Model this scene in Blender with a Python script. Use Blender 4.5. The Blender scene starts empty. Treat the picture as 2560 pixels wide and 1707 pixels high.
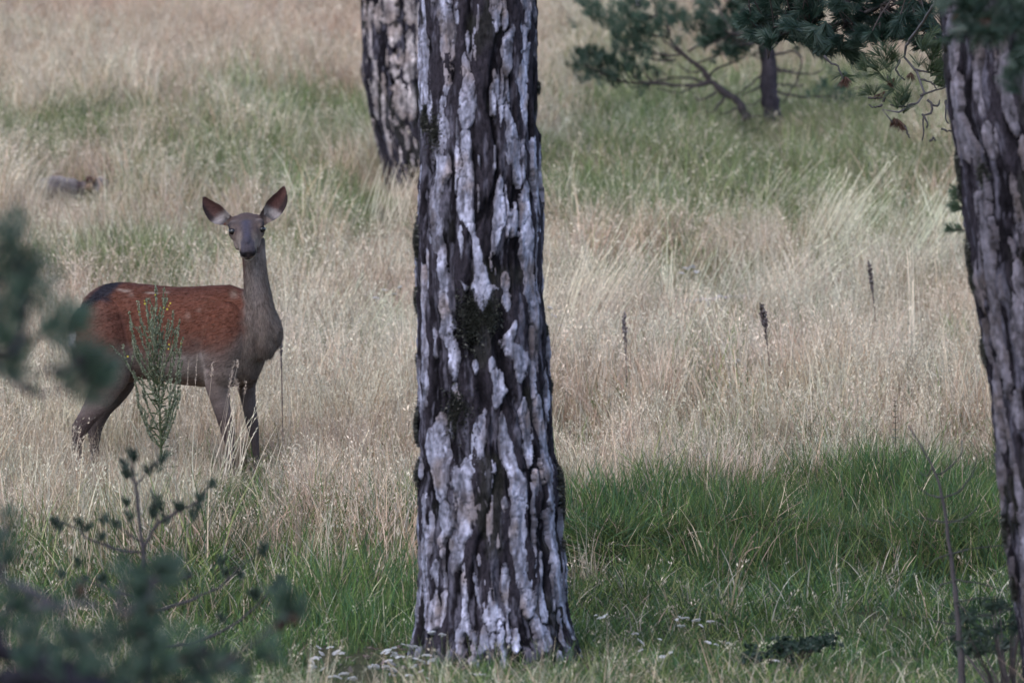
import bpy, math, random
import numpy as np
from mathutils import Vector
random.seed(7)
rng = np.random.default_rng(11)
SC = bpy.context.scene
COL = SC.collection
R = math.radians

# ------------------------------------------------------------------ camera, sky, sun, exposure
F = 14222.0            # focal length of a 200 mm lens on a 36 mm, 2560 px wide frame, in pixels
cam = bpy.data.objects.new('camera', bpy.data.cameras.new('camera'))
COL.objects.link(cam)
cam.data.lens = 200.0
cam.data.sensor_width = 36.0
cam.data.sensor_fit = 'HORIZONTAL'
cam.data.clip_start = 0.5
cam.data.clip_end = 600.0
cam.location = (0, 0, 0)
cam.rotation_euler = (R(90), 0, 0)
cam.data.dof.use_dof = True
cam.data.dof.focus_distance = 25.6
cam.data.dof.aperture_fstop = 5.6
SC.camera = cam

SUN_EL, SUN_AZ = 52.0, 150.0       # high and behind the camera's left shoulder, through thick cloud
world = bpy.data.worlds.new("World")
SC.world = world
world.use_nodes = True
nt = world.node_tree
nt.nodes.clear()
wo = nt.nodes.new('ShaderNodeOutputWorld')
bg = nt.nodes.new('ShaderNodeBackground')
sky = nt.nodes.new('ShaderNodeTexSky')
sky.sky_type = 'NISHITA'
sky.sun_disc = False
sky.sun_elevation = R(SUN_EL)
sky.sun_rotation = R(-SUN_AZ)
sky.air_density = 1.0
sky.dust_density = 1.2
sky.ozone_density = 1.6
bg.inputs['Strength'].default_value = 0.12
nt.links.new(sky.outputs[0], bg.inputs[0])
nt.links.new(bg.outputs[0], wo.inputs[0])
sl = bpy.data.lights.new('sun', 'SUN')
sl.energy = 0.65
sl.angle = R(50)
sl.color = (1.0, 0.92, 0.85)
sun = bpy.data.objects.new('sun', sl)
COL.objects.link(sun)
# the lamp shines along its -Z; direction to the sun:
_az, _el = R(SUN_AZ), R(SUN_EL)
_to = Vector((-math.sin(_az) * math.cos(_el), math.cos(_az) * math.cos(_el), math.sin(_el)))
sun.rotation_euler = _to.to_track_quat('Z', 'Y').to_euler()
SC.view_settings.view_transform = 'Standard'
SC.view_settings.look = 'None'
SC.view_settings.exposure = 1.45
SC.view_settings.gamma = 1.0
SC.view_settings.use_curve_mapping = False
SC.cycles.max_bounces = 6
SC.cycles.diffuse_bounces = 3
SC.cycles.transparent_max_bounces = 4

# ------------------------------------------------------------------ helpers
def P(u, v, d):
    """a point at distance d that is seen at pixel (u, v) of the 2560 px photograph"""
    return np.array([(u - 1280.0) * d / F, d, -(v - 853.5) * d / F])

def sstep(a, b, x):
    t = np.clip((np.asarray(x, float) - a) / (b - a), 0, 1)
    return t * t * (3 - 2 * t)

def _hash(ix, iy, iz, seed):
    h = (ix.astype(np.int64) * 374761393 + iy.astype(np.int64) * 668265263 + iz.astype(np.int64) * 2147483647 + seed * 974634777) & 0xffffffff
    h = ((h ^ (h >> 13)) * 1274126177) & 0xffffffff
    h = ((h ^ (h >> 16)) * 2246822519) & 0xffffffff
    return ((h ^ (h >> 15)) & 0xffff) / 65535.0

def vnoise(x, y, z=0.0, seed=0):
    x, y, z = np.broadcast_arrays(np.asarray(x, float), np.asarray(y, float), np.asarray(z, float))
    ix, iy, iz = np.floor(x), np.floor(y), np.floor(z)
    fx, fy, fz = x - ix, y - iy, z - iz
    fx = fx * fx * (3 - 2 * fx); fy = fy * fy * (3 - 2 * fy); fz = fz * fz * (3 - 2 * fz)
    r = 0
    for a in (0, 1):
        wx = fx if a else 1 - fx
        for b in (0, 1):
            wy = fy if b else 1 - fy
            for c in (0, 1):
                wz = fz if c else 1 - fz
                r = r + wx * wy * wz * _hash(ix + a, iy + b, iz + c, seed)
    return r * 2 - 1

def fbm(x, y, z=0.0, seed=0, octs=4, gain=0.5):
    r, a, n = 0, 1.0, 0
    x = np.asarray(x, float); y = np.asarray(y, float); z = np.asarray(z, float)
    for i in range(octs):
        r = r + a * vnoise(x * 2 ** i, y * 2 ** i, z * 2 ** i, seed + i * 17)
        n += a; a *= gain
    return r / n * 1.5

def make_mesh(name, V, faces, col=None, smooth=True):
    """faces: list of integer arrays, each (n,3) or (n,4)"""
    V = np.asarray(V, dtype=np.float32)
    me = bpy.data.meshes.new(name)
    faces = [np.asarray(f, dtype=np.int32) for f in faces if len(f)]
    me.vertices.add(len(V)); me.vertices.foreach_set('co', V.ravel())
    loops = np.concatenate([f.ravel() for f in faces])
    sizes = np.concatenate([np.full(len(f), f.shape[1], np.int32) for f in faces])
    me.loops.add(len(loops)); me.loops.foreach_set('vertex_index', loops)
    starts = np.concatenate([[0], np.cumsum(sizes)[:-1]]).astype(np.int32)
    me.polygons.add(len(sizes)); me.polygons.foreach_set('loop_start', starts)
    me.polygons.foreach_set('use_smooth', np.full(len(sizes), smooth))
    me.update(calc_edges=True)
    me.validate()
    if col is not None:
        a = me.attributes.new('col', 'FLOAT_COLOR', 'POINT')
        c = np.ones((len(V), 4), np.float32); c[:, :3] = col
        a.data.foreach_set('color', c.ravel())
    return me

def obj(name, me, mat=None, parent=None, link=True):
    if mat is not None and not me.materials:
        me.materials.append(mat)
    o = bpy.data.objects.new(name, me)
    if link:
        COL.objects.link(o)
    if parent is not None:
        o.parent = parent
    return o

def tag(o, label=None, cat=None, group=None, kind=None):
    if label: o['label'] = label
    if cat: o['category'] = cat
    if group: o['group'] = group
    if kind: o['kind'] = kind
    return o

def thing(name, label, cat, loc=(0, 0, 0), group=None):
    o = bpy.data.objects.new(name, None)
    o.empty_display_size = 0.2
    COL.objects.link(o)
    o.location = [float(c) for c in loc]
    return tag(o, label, cat, group)

class MB:
    """collects pieces, builds ONE mesh"""
    def __init__(s): s.V, s.T, s.Q, s.C, s.n = [], [], [], [], 0
    def add(s, V, T=None, Q=None, c=(0.5, 0.5, 0.5)):
        V = np.asarray(V, float).reshape(-1, 3)
        s.V.append(V)
        c = np.asarray(c, float)
        s.C.append(np.broadcast_to(c, (len(V), 3)) if c.ndim == 1 else c)
        if T is not None and len(T): s.T.append(np.asarray(T) + s.n)
        if Q is not None and len(Q): s.Q.append(np.asarray(Q) + s.n)
        s.n += len(V)
    def build(s, name, mat, parent=None, origin=(0, 0, 0), smooth=True, link=True, meshonly=False):
        V = np.concatenate(s.V) - np.asarray(origin, float)
        fs = []
        if s.T: fs.append(np.concatenate(s.T))
        if s.Q: fs.append(np.concatenate(s.Q))
        me = make_mesh(name, V, fs, np.concatenate(s.C), smooth)
        if mat is not None: me.materials.append(mat)
        return me if meshonly else obj(name, me, None, parent, link)

def catmull(pts, n):
    pts = np.asarray(pts, float)
    if len(pts) < 3:
        t = np.linspace(0, 1, n)[:, None]
        return pts[0] * (1 - t) + pts[-1] * t
    seg = np.r_[0, np.cumsum(np.linalg.norm(np.diff(pts[:, :3], axis=0), axis=1))]
    ext = np.vstack([2 * pts[0] - pts[1], pts, 2 * pts[-1] - pts[-2]])
    t = np.linspace(0, seg[-1], n)
    i = np.clip(np.searchsorted(seg, t, side='right') - 1, 0, len(pts) - 2)
    f = ((t - seg[i]) / np.maximum(seg[i + 1] - seg[i], 1e-9))[:, None]
    p0, p1, p2, p3 = ext[i], ext[i + 1], ext[i + 2], ext[i + 3]
    return 0.5 * (2 * p1 + (p2 - p0) * f + (2 * p0 - 5 * p1 + 4 * p2 - p3) * f ** 2 + (3 * p1 - p0 - 3 * p2 + p3) * f ** 3)

def sweep(path, a, b=None, ns=8, side=(1, 0, 0), caps=True):
    """closed tube; a = half-axis along 'side', b = the other one"""
    path = np.asarray(path, float); n = len(path)
    a = np.broadcast_to(np.asarray(a, float), (n,)); b = a if b is None else np.broadcast_to(np.asarray(b, float), (n,))
    t = np.gradient(path, axis=0); t /= np.linalg.norm(t, axis=1)[:, None] + 1e-12
    s = np.asarray(side, float); s = np.broadcast_to(s, (n, 3))
    s = s - (s * t).sum(1)[:, None] * t
    bad = np.linalg.norm(s, axis=1) < 0.05
    if bad.any():
        q = np.array([0.3, 0.8, 0.5]); q = q - (q * t).sum(1)[:, None] * t
        s = np.where(bad[:, None], q, s)
    s = s / np.linalg.norm(s, axis=1)[:, None]
    w = np.cross(t, s)
    ph = np.linspace(0, 2 * math.pi, ns, endpoint=False)
    V = path[:, None, :] + (np.cos(ph)[None, :, None] * s[:, None, :] * a[:, None, None] + np.sin(ph)[None, :, None] * w[:, None, :] * b[:, None, None])
    V = V.reshape(-1, 3)
    i = np.arange(n - 1)[:, None] * ns; j = np.arange(ns)[None, :]; k = (j + 1) % ns
    Q = np.stack([i + j, i + k, i + ns + k, i + ns + j], -1).reshape(-1, 4)
    T = []
    if caps:
        V = np.vstack([V, path[0], path[-1]]); c0 = n * ns; c1 = c0 + 1
        jj = np.arange(ns); kk = (jj + 1) % ns
        T = np.vstack([np.stack([kk, jj, np.full(ns, c0)], -1), np.stack([(n - 1) * ns + jj, (n - 1) * ns + kk, np.full(ns, c1)], -1)])
    return V, T, Q

def ellipsoid(c, r, ns=20, nr=12):
    th = np.linspace(0, math.pi, nr + 2)[1:-1]; ph = np.linspace(0, 2 * math.pi, ns, endpoint=False)
    V = np.stack([np.sin(th)[:, None] * np.cos(ph), np.sin(th)[:, None] * np.sin(ph), np.cos(th)[:, None] * np.ones(ns)], -1).reshape(-1, 3)
    V = np.vstack([V, [0, 0, 1], [0, 0, -1]]) * np.asarray(r) + np.asarray(c)
    i = np.arange(nr - 1)[:, None] * ns; j = np.arange(ns)[None, :]; k = (j + 1) % ns
    Q = np.stack([i + j, i + ns + j, i + ns + k, i + k], -1).reshape(-1, 4)
    jj = np.arange(ns); kk = (jj + 1) % ns; top = nr * ns
    T = np.vstack([np.stack([jj, kk, np.full(ns, top)], -1), np.stack([(nr - 1) * ns + kk, (nr - 1) * ns + jj, np.full(ns, top + 1)], -1)])
    return V, T, Q

# ------------------------------------------------------------------ materials
def mat_new(name):
    m = bpy.data.materials.new(name); m.use_nodes = True
    m.node_tree.nodes.clear()
    return m, m.node_tree.nodes, m.node_tree.links

def mat_leaf(name, transl=0.3, var=0.35, world_scale=0.6, gloss=0.0, tint=(1, 1, 1), rough=0.5, huevar=0.05):
    """thin plant matter: colour from the blade's own attribute, varied per plant and per patch"""
    m, N, L = mat_new(name)
    out = N.new('ShaderNodeOutputMaterial')
    at = N.new('ShaderNodeAttribute'); at.attribute_name = 'col'
    oi = N.new('ShaderNodeObjectInfo')
    geo = N.new('ShaderNodeNewGeometry')
    nz = N.new('ShaderNodeTexNoise'); nz.inputs['Scale'].default_value = world_scale; nz.inputs['Detail'].default_value = 3
    L.new(geo.outputs['Position'], nz.inputs['Vector'])
    add = N.new('ShaderNodeMath'); add.operation = 'ADD'
    L.new(oi.outputs['Random'], add.inputs[0]); L.new(nz.outputs[0], add.inputs[1])
    mr = N.new('ShaderNodeMapRange')
    mr.inputs['From Min'].default_value = 0.35; mr.inputs['From Max'].default_value = 1.65
    mr.inputs['To Min'].default_value = 1 - var; mr.inputs['To Max'].default_value = 1 + var
    L.new(add.outputs[0], mr.inputs['Value'])
    hs = N.new('ShaderNodeHueSaturation')
    L.new(at.outputs['Color'], hs.inputs['Color']); L.new(mr.outputs[0], hs.inputs['Value'])
    mul = N.new('ShaderNodeMix'); mul.data_type = 'RGBA'; mul.blend_type = 'MULTIPLY'; mul.inputs[0].default_value = 1.0
    L.new(hs.outputs[0], mul.inputs[6])
    nh_ = N.new('ShaderNodeTexNoise'); nh_.inputs['Scale'].default_value = world_scale * 0.8; nh_.inputs['Detail'].default_value = 4
    ofs = N.new('ShaderNodeVectorMath'); ofs.operation = 'ADD'; ofs.inputs[1].default_value = (31.7, 8.3, 4.1)
    L.new(geo.outputs['Position'], ofs.inputs[0]); L.new(ofs.outputs[0], nh_.inputs['Vector'])
    cr = N.new('ShaderNodeValToRGB')
    cr.color_ramp.elements[0].position = 0.36; cr.color_ramp.elements[0].color = (tint[0] * (1 - huevar * 0.55), tint[1] * (1 + huevar * 0.35), tint[2] * (1 - huevar * 0.2), 1)
    cr.color_ramp.elements[1].position = 0.64; cr.color_ramp.elements[1].color = (tint[0] * (1 + huevar * 0.45), tint[1] * (1 - huevar * 0.25), tint[2] * (1 - huevar * 0.3), 1)
    L.new(nh_.outputs[0], cr.inputs[0]); L.new(cr.outputs[0], mul.inputs[7])
    d = N.new('ShaderNodeBsdfDiffuse'); t = N.new('ShaderNodeBsdfTranslucent')
    L.new(mul.outputs[2], d.inputs[0]); L.new(mul.outputs[2], t.inputs[0])
    mx = N.new('ShaderNodeMixShader'); mx.inputs[0].default_value = transl
    L.new(d.outputs[0], mx.inputs[1]); L.new(t.outputs[0], mx.inputs[2])
    last = mx
    if gloss > 0:
        g = N.new('ShaderNodeBsdfGlossy'); g.inputs['Roughness'].default_value = rough
        m2 = N.new('ShaderNodeMixShader'); m2.inputs[0].default_value = gloss
        L.new(mx.outputs[0], m2.inputs[1]); L.new(g.outputs[0], m2.inputs[2]); last = m2
    L.new(last.outputs[0], out.inputs[0])
    return m

def mat_solid(name, rough=0.85, spec=0.2, bump=0.0, bscale=60.0, mottle=0.25, mscale=40.0, stretch=(1, 1, 1)):
    """opaque matter coloured by its 'col' attribute, with fine procedural grain and relief"""
    m, N, L = mat_new(name)
    out = N.new('ShaderNodeOutputMaterial'); b = N.new('ShaderNodeBsdfPrincipled')
    b.inputs['Roughness'].default_value = rough
    b.inputs['Specular IOR Level'].default_value = spec
    at = N.new('ShaderNodeAttribute'); at.attribute_name = 'col'
    tc = N.new('ShaderNodeTexCoord'); mp = N.new('ShaderNodeMapping'); mp.inputs['Scale'].default_value = stretch
    L.new(tc.outputs['Object'], mp.inputs['Vector'])
    n1 = N.new('ShaderNodeTexNoise'); n1.inputs['Scale'].default_value = mscale; n1.inputs['Detail'].default_value = 5; n1.inputs['Roughness'].default_value = 0.7
    L.new(mp.outputs[0], n1.inputs['Vector'])
    mr = N.new('ShaderNodeMapRange'); mr.inputs['From Min'].default_value = 0.25; mr.inputs['From Max'].default_value = 0.75
    mr.inputs['To Min'].default_value = 1 - mottle; mr.inputs['To Max'].default_value = 1 + mottle
    L.new(n1.outputs[0], mr.inputs['Value'])
    hs = N.new('ShaderNodeHueSaturation'); L.new(at.outputs['Color'], hs.inputs['Color']); L.new(mr.outputs[0], hs.inputs['Value'])
    L.new(hs.outputs[0], b.inputs['Base Color'])
    if bump > 0:
        n2 = N.new('ShaderNodeTexNoise'); n2.inputs['Scale'].default_value = bscale; n2.inputs['Detail'].default_value = 6; n2.inputs['Roughness'].default_value = 0.65
        L.new(mp.outputs[0], n2.inputs['Vector'])
        bp = N.new('ShaderNodeBump'); bp.inputs['Strength'].default_value = 1.0; bp.inputs['Distance'].default_value = bump
        L.new(n2.outputs[0], bp.inputs['Height']); L.new(bp.outputs[0], b.inputs['Normal'])
    L.new(b.outputs[0], out.inputs[0])
    return m

M_GRASS = mat_leaf('grass_blades', 0.16, 0.30, 0.9, huevar=0.10, tint=(1.0, 0.985, 0.965))
M_NEEDLE = mat_leaf('pine_needles', 0.12, 0.25, 3.0, gloss=0.05, rough=0.45)
M_PLANT = mat_leaf('herb_leaves', 0.2, 0.15, 4.0)
M_FUR = mat_leaf('fur_hairs', 0.05, 0.16, 30.0)
M_COAT = mat_solid('deer_coat', 0.75, 0.15, 0.0015, 260, 0.22, 120, (1, 1, 1))
M_BARK = mat_solid('pine_bark_furrow', 0.97, 0.04, 0.012, 48, 0.75, 85, (1, 1, 0.4))
M_PLATE = mat_solid('pine_bark_plate', 0.85, 0.2, 0.006, 80, 0.38, 75, (1, 1, 0.6))
M_TWIG = mat_solid('twig_bark', 0.9, 0.15, 0.002, 120, 0.3, 90)
M_GROUND = mat_solid('soil_and_litter', 1.0, 0.05, 0.02, 14, 0.4, 9)
M_PETAL = mat_leaf('petals', 0.3, 0.08, 5.0)
M_EYE, _N, _L = mat_new('deer_eye')
_o = _N.new('ShaderNodeOutputMaterial'); _b = _N.new('ShaderNodeBsdfPrincipled')
_b.inputs['Base Color'].default_value = (0.006, 0.005, 0.006, 1); _b.inputs['Roughness'].default_value = 0.10; _b.inputs['Specular IOR Level'].default_value = 0.5
_L.new(_b.outputs[0], _o.inputs[0])

# ------------------------------------------------------------------ terrain
_D = np.array([-20, 0, 10, 16, 21.3, 28.2, 33, 38, 45, 52, 60, 72, 90, 120, 170, 260], float)
_Z = np.array([-1.7, -1.6, -1.46, -1.33, -1.20, -0.785, -0.29, 0.30, 1.15, 1.97, 2.93, 4.50, 7.0, 11.5, 18.5, 27.0])
def ground_z(x, d):
    x = np.asarray(x, float); d = np.asarray(d, float)
    z = np.interp(d, _D, _Z)
    z = (z + np.interp(d - 1.0, _D, _Z) + np.interp(d + 1.0, _D, _Z)) / 3 if np.ndim(d) else float((z + np.interp(d - 1.0, _D, _Z) + np.interp(d + 1.0, _D, _Z)) / 3)
    u = 1280 + x * F / np.maximum(d, 1)
    near = 1 - sstep(60, 120, d)
    z = z + 0.05 * fbm(x * 0.35 + 5, d * 0.3, 0, 3, 3) * near
    # the little earth bank right of the trunk, where the turf has been undercut
    edge = 24.0 + 0.25 * vnoise(x * 1.7, 0.5, 0, 9) + 0.12 * vnoise(x * 5, 0.5, 0, 10)
    bank = sstep(edge - 0.10, edge + 0.10, d) * (1 - sstep(25.6, 28.6, d)) * sstep(0.12, 0.3, x) * (1 - sstep(1.9, 2.6, x))
    z = z + 0.17 * bank
    edge2 = 25.2 + 0.2 * vnoise(x * 2.1, 3.5, 0, 19)
    bank2 = sstep(edge2 - 0.1, edge2 + 0.12, d) * (1 - sstep(26.2, 27.6, d)) * np.exp(-((x + 1.28) / 0.32) ** 2)
    z = z + 0.10 * bank2
    return z

def gpoint(u, d):
    x = (u - 1280) * d / F
    return np.array([x, d, float(ground_z(np.array([x]), np.array([d]))[0])])

def d_from_v(u, v):
    ds = np.linspace(18, 110, 1800); xs = (u - 1280) * ds / F
    vs = 853.5 - ground_z(xs, ds) * F / ds
    return float(ds[np.argmin(np.abs(vs - v))])

def build_ground():
    d = np.concatenate([np.linspace(-15, 18, 24), np.linspace(18.15, 34, 180), np.linspace(34.3, 75, 130), np.linspace(76.5, 258, 45)])
    tx = np.linspace(-1, 1, 301)
    hw = np.where(d < 18, 14.0, 5.0 + 0.16 * d + np.maximum(d - 60, 0) * 0.6)
    X = (np.sign(tx) * (0.55 * np.abs(tx) + 0.45 * np.abs(tx) ** 3))[None, :] * (hw[:, None] + 4)
    Dm = np.broadcast_to(d[:, None], X.shape)
    Z = ground_z(X.ravel(), Dm.ravel()).reshape(X.shape)
    Z = Z + 0.02 * fbm(X * 3, Dm * 3, 0, 31, 3)
    V = np.stack([X, Dm, Z], -1).reshape(-1, 3)
    nr, nc = X.shape
    i = np.arange(nr - 1)[:, None] * nc; j = np.arange(nc - 1)[None, :]
    Q = np.stack([i + j, i + j + 1, i + nc + j + 1, i + nc + j], -1).reshape(-1, 4)
    n = fbm(X.ravel() * 1.1, Dm.ravel() * 1.1, 0, 41, 4)[:, None]
    g = greenness(X.ravel(), Dm.ravel())[:, None]
    dry = np.array([0.26, 0.20, 0.14]); grn = np.array([0.060, 0.060, 0.034]); soil = np.array([0.013, 0.009, 0.007])
    c = dry * (1 - g) + grn * g
    c = c * (1 + 0.35 * n)
    gx = np.gradient(Z, axis=0) / np.maximum(np.gradient(Dm, axis=0), 1e-3)
    steep = sstep(0.25, 0.6, gx).reshape(-1, 1)
    c = c * (1 - steep) + soil * steep  # bare soil on steep faces, its colour darkened for the bank's shade
    o = obj('ground', make_mesh('ground', V, [Q], np.clip(c, 0.01, 1)), M_GROUND)
    o['kind'] = 'structure'
    return o

# greenness of the sward, as patches on the hillside (centre pixel, size, weight)
_PATCH = [(2200, 1305, 600, 105, 1.0), (1600, 1365, 330, 80, 0.95), (1750, 1600, 1000, 150, 0.7), (900, 1660, 800, 120, 0.45),
          (610, 1320, 85, 50, 1.1), (820, 1500, 320, 110, 0.32), (60, 1430, 240, 130, 0.4), (420, 1540, 300, 100, 0.3),
          (310, 735, 400, 68, 0.95), (740, 690, 200, 60, 0.6), (830, 545, 150, 60, 0.85), (700, 490, 160, 45, 0.45),
          (330, 385, 560, 80, 0.62), (760, 310, 260, 70, 0.50), (560, 490, 360, 45, 0.5), (60, 400, 160, 60, 0.6),
          (1400, 520, 120, 70, 0.9), (1680, 450, 480, 190, 0.60), (2120, 450, 460, 190, 0.62), (1850, 560, 200, 70, 0.3),
          (1620, 250, 330, 90, 0.35), (2000, 290, 420, 70, 0.6), (1560, 800, 150, 60, 0.35), (1700, 1020, 90, 50, 0.25),
          (1440, 1130, 150, 40, 0.4), (2080, 1440, 640, 105, 0.85), (2300, 1560, 350, 110, 0.5), (900, 1440, 160, 90, 0.25)]
def greenness(x, d):
    x = np.asarray(x, float); d = np.asarray(d, float)
    z = ground_z(x, d)
    u = 1280 + x * F / np.maximum(d, 8); v = 853.5 - z * F / np.maximum(d, 8)
    g = 0.06 + np.zeros_like(x)
    for (pu, pv, su, sv, w) in _PATCH:
        g = g + w * np.exp(-((u - pu) / su) ** 2 - ((v - pv) / sv) ** 2)
    g = g + sstep(1380, 1560, v) * 0.24 * (d < 30)
    g = np.where(v < 800, g * 1.3, g)
    n = fbm(x * 1.6, d * 0.7, 0, 77, 4)
    g = g + (n * 0.6 * np.sqrt(np.clip(g, 0, 1)) + 0.10 * n) * np.clip(1.35 - g, 0.2, 1)
    vt = np.interp(u, [1300, 1400, 1500, 1700, 2000, 2300, 2700], [1395, 1350, 1322, 1290, 1255, 1232, 1222]) + 22 * fbm(x * 3.5, d * 1.2, 0, 78, 3)
    lush = sstep(-26, 26, v - vt) * sstep(1330, 1420, u) * (1 - 0.30 * sstep(1500, 1620, v))
    g = np.maximum(g, 0.97 * lush)
    return np.clip(g, 0, 1)

# ------------------------------------------------------------------ grass
STRAW = np.array([[0.60, 0.49, 0.36], [0.55, 0.42, 0.32], [0.48, 0.43, 0.36], [0.68, 0.60, 0.48], [0.34, 0.24, 0.16], [0.50, 0.36, 0.29]])
GREEN = np.array([[0.100, 0.168, 0.056], [0.068, 0.126, 0.058], [0.160, 0.212, 0.074], [0.083, 0.138, 0.086], [0.24, 0.26, 0.12]])

def clump(seed, n, Rr, h0, h1, lean, bow, w, pal, pal_w=None, heads=0.0, base_col=None, kseg=4, lean_dir=None):
    g = np.random.default_rng(seed)
    mb = MB()
    r = Rr * np.sqrt(g.random(n)); a = g.random(n) * 2 * math.pi
    bx, by = r * np.cos(a), r * np.sin(a)
    h = h0 + (h1 - h0) * g.random(n) ** 1.3
    la = g.random(n) * 2 * math.pi if lean_dir is None else lean_dir + g.normal(0, 0.35, n)
    lm = np.abs(g.normal(lean, lean * 0.6, n)); bo = np.abs(g.normal(bow, bow * 0.6, n))
    t = np.linspace(0, 1, kseg + 1)
    hor = h[:, None] * (lm[:, None] * t + bo[:, None] * t ** 2.5)
    zz = h[:, None] * (t - 0.35 * (lm + bo)[:, None] ** 2 * t ** 2)
    cx = bx[:, None] + hor * np.cos(la)[:, None]; cy = by[:, None] + hor * np.sin(la)[:, None]
    fa = g.random(n) * math.pi
    wv = (w * (0.7 + 0.6 * g.random(n)))[:, None] * (1 - t ** 2 * 0.85)[None, :] * 0.5
    px, py = np.cos(fa)[:, None] * wv, np.sin(fa)[:, None] * wv
    V = np.stack([np.stack([cx - px, cy - py, zz], -1), np.stack([cx + px, cy + py, zz], -1)], 2)  # n,k+1,2,3
    K = kseg + 1
    i0 = (np.arange(n)[:, None] * K + np.arange(kseg)[None, :]) * 2
    Q = np.stack([i0, i0 + 1, i0 + 3, i0 + 2], -1).reshape(-1, 4)
    ci = g.choice(len(pal), n, p=pal_w)
    c = pal[ci] * (0.55 + 0.75 * g.random((n, 1)))
    C = np.repeat(c[:, None, :], K, 1)
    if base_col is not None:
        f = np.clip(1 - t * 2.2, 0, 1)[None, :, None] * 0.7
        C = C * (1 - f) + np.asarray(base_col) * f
    C = np.repeat(C, 2, 1).reshape(-1, 3)
    mb.add(V.reshape(-1, 3), Q=Q, c=C)
    # seed heads: little glumes set round the top of some stalks
    hs = np.where(g.random(n) < heads)[0]
    for k in hs:
        m = g.integers(5, 10); tt = 0.80 + 0.20 * g.random(m)
        x = np.interp(tt, t, cx[k]); y = np.interp(tt, t, cy[k]); z = np.interp(tt, t, zz[k])
        sp = 0.012 * (1.25 - tt) / 0.5 + 0.002
        aa = g.random(m) * 2 * math.pi
        p = np.stack([x + sp * np.cos(aa), y + sp * np.sin(aa), z], -1)
        ln = 0.010 + 0.009 * g.random(m); dirr = np.stack([np.cos(aa) * 0.5 + 0.35 * np.cos(la[k]), np.sin(aa) * 0.5 + 0.35 * np.sin(la[k]), 0.6 + g.random(m) * 0.7 - 0.2], -1)
        dirr /= np.linalg.norm(dirr, axis=1)[:, None]
        sd = np.cross(dirr, g.normal(size=(m, 3))); sd /= np.linalg.norm(sd, axis=1)[:, None]
        wd = 0.0018 + 0.0012 * g.random(m)
        VV = np.stack([p - dirr * 0.002, p + dirr * ln[:, None] * 0.45 + sd * wd[:, None], p + dirr * ln[:, None], p + dirr * ln[:, None] * 0.45 - sd * wd[:, None]], 1).reshape(-1, 3)
        q = np.arange(m)[:, None] * 4 + np.arange(4)[None, :]
        cc = np.repeat(np.array([[0.66, 0.57, 0.46]]) * (0.7 + 0.55 * g.random((m, 1))), 4, 0)
        mb.add(VV, Q=q, c=cc)
    return mb

LIB = bpy.data.collections.new('sward_pieces')      # sources for instancing, not linked to the scene
_lib = []
def lib_add(mb):
    o = mb.build('sward_piece', M_GRASS, None, smooth=False, link=False)
    o.name = 'sward_piece_%03d' % len(_lib)
    LIB.objects.link(o); _lib.append(o)
    return len(_lib) - 1

KIND = {}
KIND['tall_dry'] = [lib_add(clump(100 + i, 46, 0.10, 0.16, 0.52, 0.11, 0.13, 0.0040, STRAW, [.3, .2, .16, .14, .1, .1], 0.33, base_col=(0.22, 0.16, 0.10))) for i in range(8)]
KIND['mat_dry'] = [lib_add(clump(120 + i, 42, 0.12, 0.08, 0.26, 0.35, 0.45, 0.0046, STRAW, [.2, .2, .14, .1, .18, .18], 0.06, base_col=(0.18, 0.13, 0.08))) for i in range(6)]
KIND['mixed'] = [lib_add(clump(140 + i, 46, 0.11, 0.12, 0.38, 0.2, 0.3, 0.0044, np.vstack([STRAW[[0, 2, 5]], GREEN[[0, 2, 3, 4]]]), [.16, .12, .1, .15, .17, .14, .16], 0.05)) for i in range(6)]
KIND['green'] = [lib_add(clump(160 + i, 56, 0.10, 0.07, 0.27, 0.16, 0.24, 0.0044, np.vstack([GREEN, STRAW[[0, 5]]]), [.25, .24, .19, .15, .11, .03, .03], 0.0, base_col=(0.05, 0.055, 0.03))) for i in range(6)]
KIND['short_green'] = [lib_add(clump(180 + i, 56, 0.11, 0.05, 0.17, 0.3, 0.45, 0.0050, np.vstack([GREEN, STRAW[[1, 2]]]), [.2, .2, .16, .2, .08, .08, .08], 0.02)) for i in range(5)]
KIND['short_mixed'] = [lib_add(clump(200 + i, 50, 0.12, 0.05, 0.17, 0.4, 0.5, 0.0044, np.vstack([GREEN[[0, 3, 4]], STRAW[[1, 2, 4, 5]]]), [.2, .24, .14, .12, .1, .1, .1], 0.02)) for i in range(5)]
PINKISH = np.array([[0.60, 0.44, 0.33], [0.54, 0.38, 0.29], [0.64, 0.50, 0.38], [0.46, 0.31, 0.22], [0.50, 0.42, 0.37]])
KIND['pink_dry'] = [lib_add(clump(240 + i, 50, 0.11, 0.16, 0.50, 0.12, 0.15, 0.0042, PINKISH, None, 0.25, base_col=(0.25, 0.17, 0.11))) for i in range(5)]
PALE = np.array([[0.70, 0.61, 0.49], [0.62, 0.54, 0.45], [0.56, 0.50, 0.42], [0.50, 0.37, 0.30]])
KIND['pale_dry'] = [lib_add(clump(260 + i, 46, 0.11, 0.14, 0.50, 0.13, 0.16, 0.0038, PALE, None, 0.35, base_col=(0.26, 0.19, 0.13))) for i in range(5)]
OLIVE = np.array([[0.26, 0.28, 0.14], [0.18, 0.225, 0.10], [0.33, 0.32, 0.19], [0.14, 0.185, 0.095], [0.50, 0.43, 0.32]])
KIND['olive'] = [lib_add(clump(280 + i, 50, 0.11, 0.13, 0.42, 0.14, 0.2, 0.0042, OLIVE, [.24, .24, .2, .2, .12], 0.10)) for i in range(6)]
KIND['oat'] = [lib_add(clump(220 + i, 12, 0.10, 0.42, 0.68, 0.14, 0.3, 0.0024, STRAW[[0, 2, 3]], None, 1.0, kseg=5)) for i in range(5)]

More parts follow.
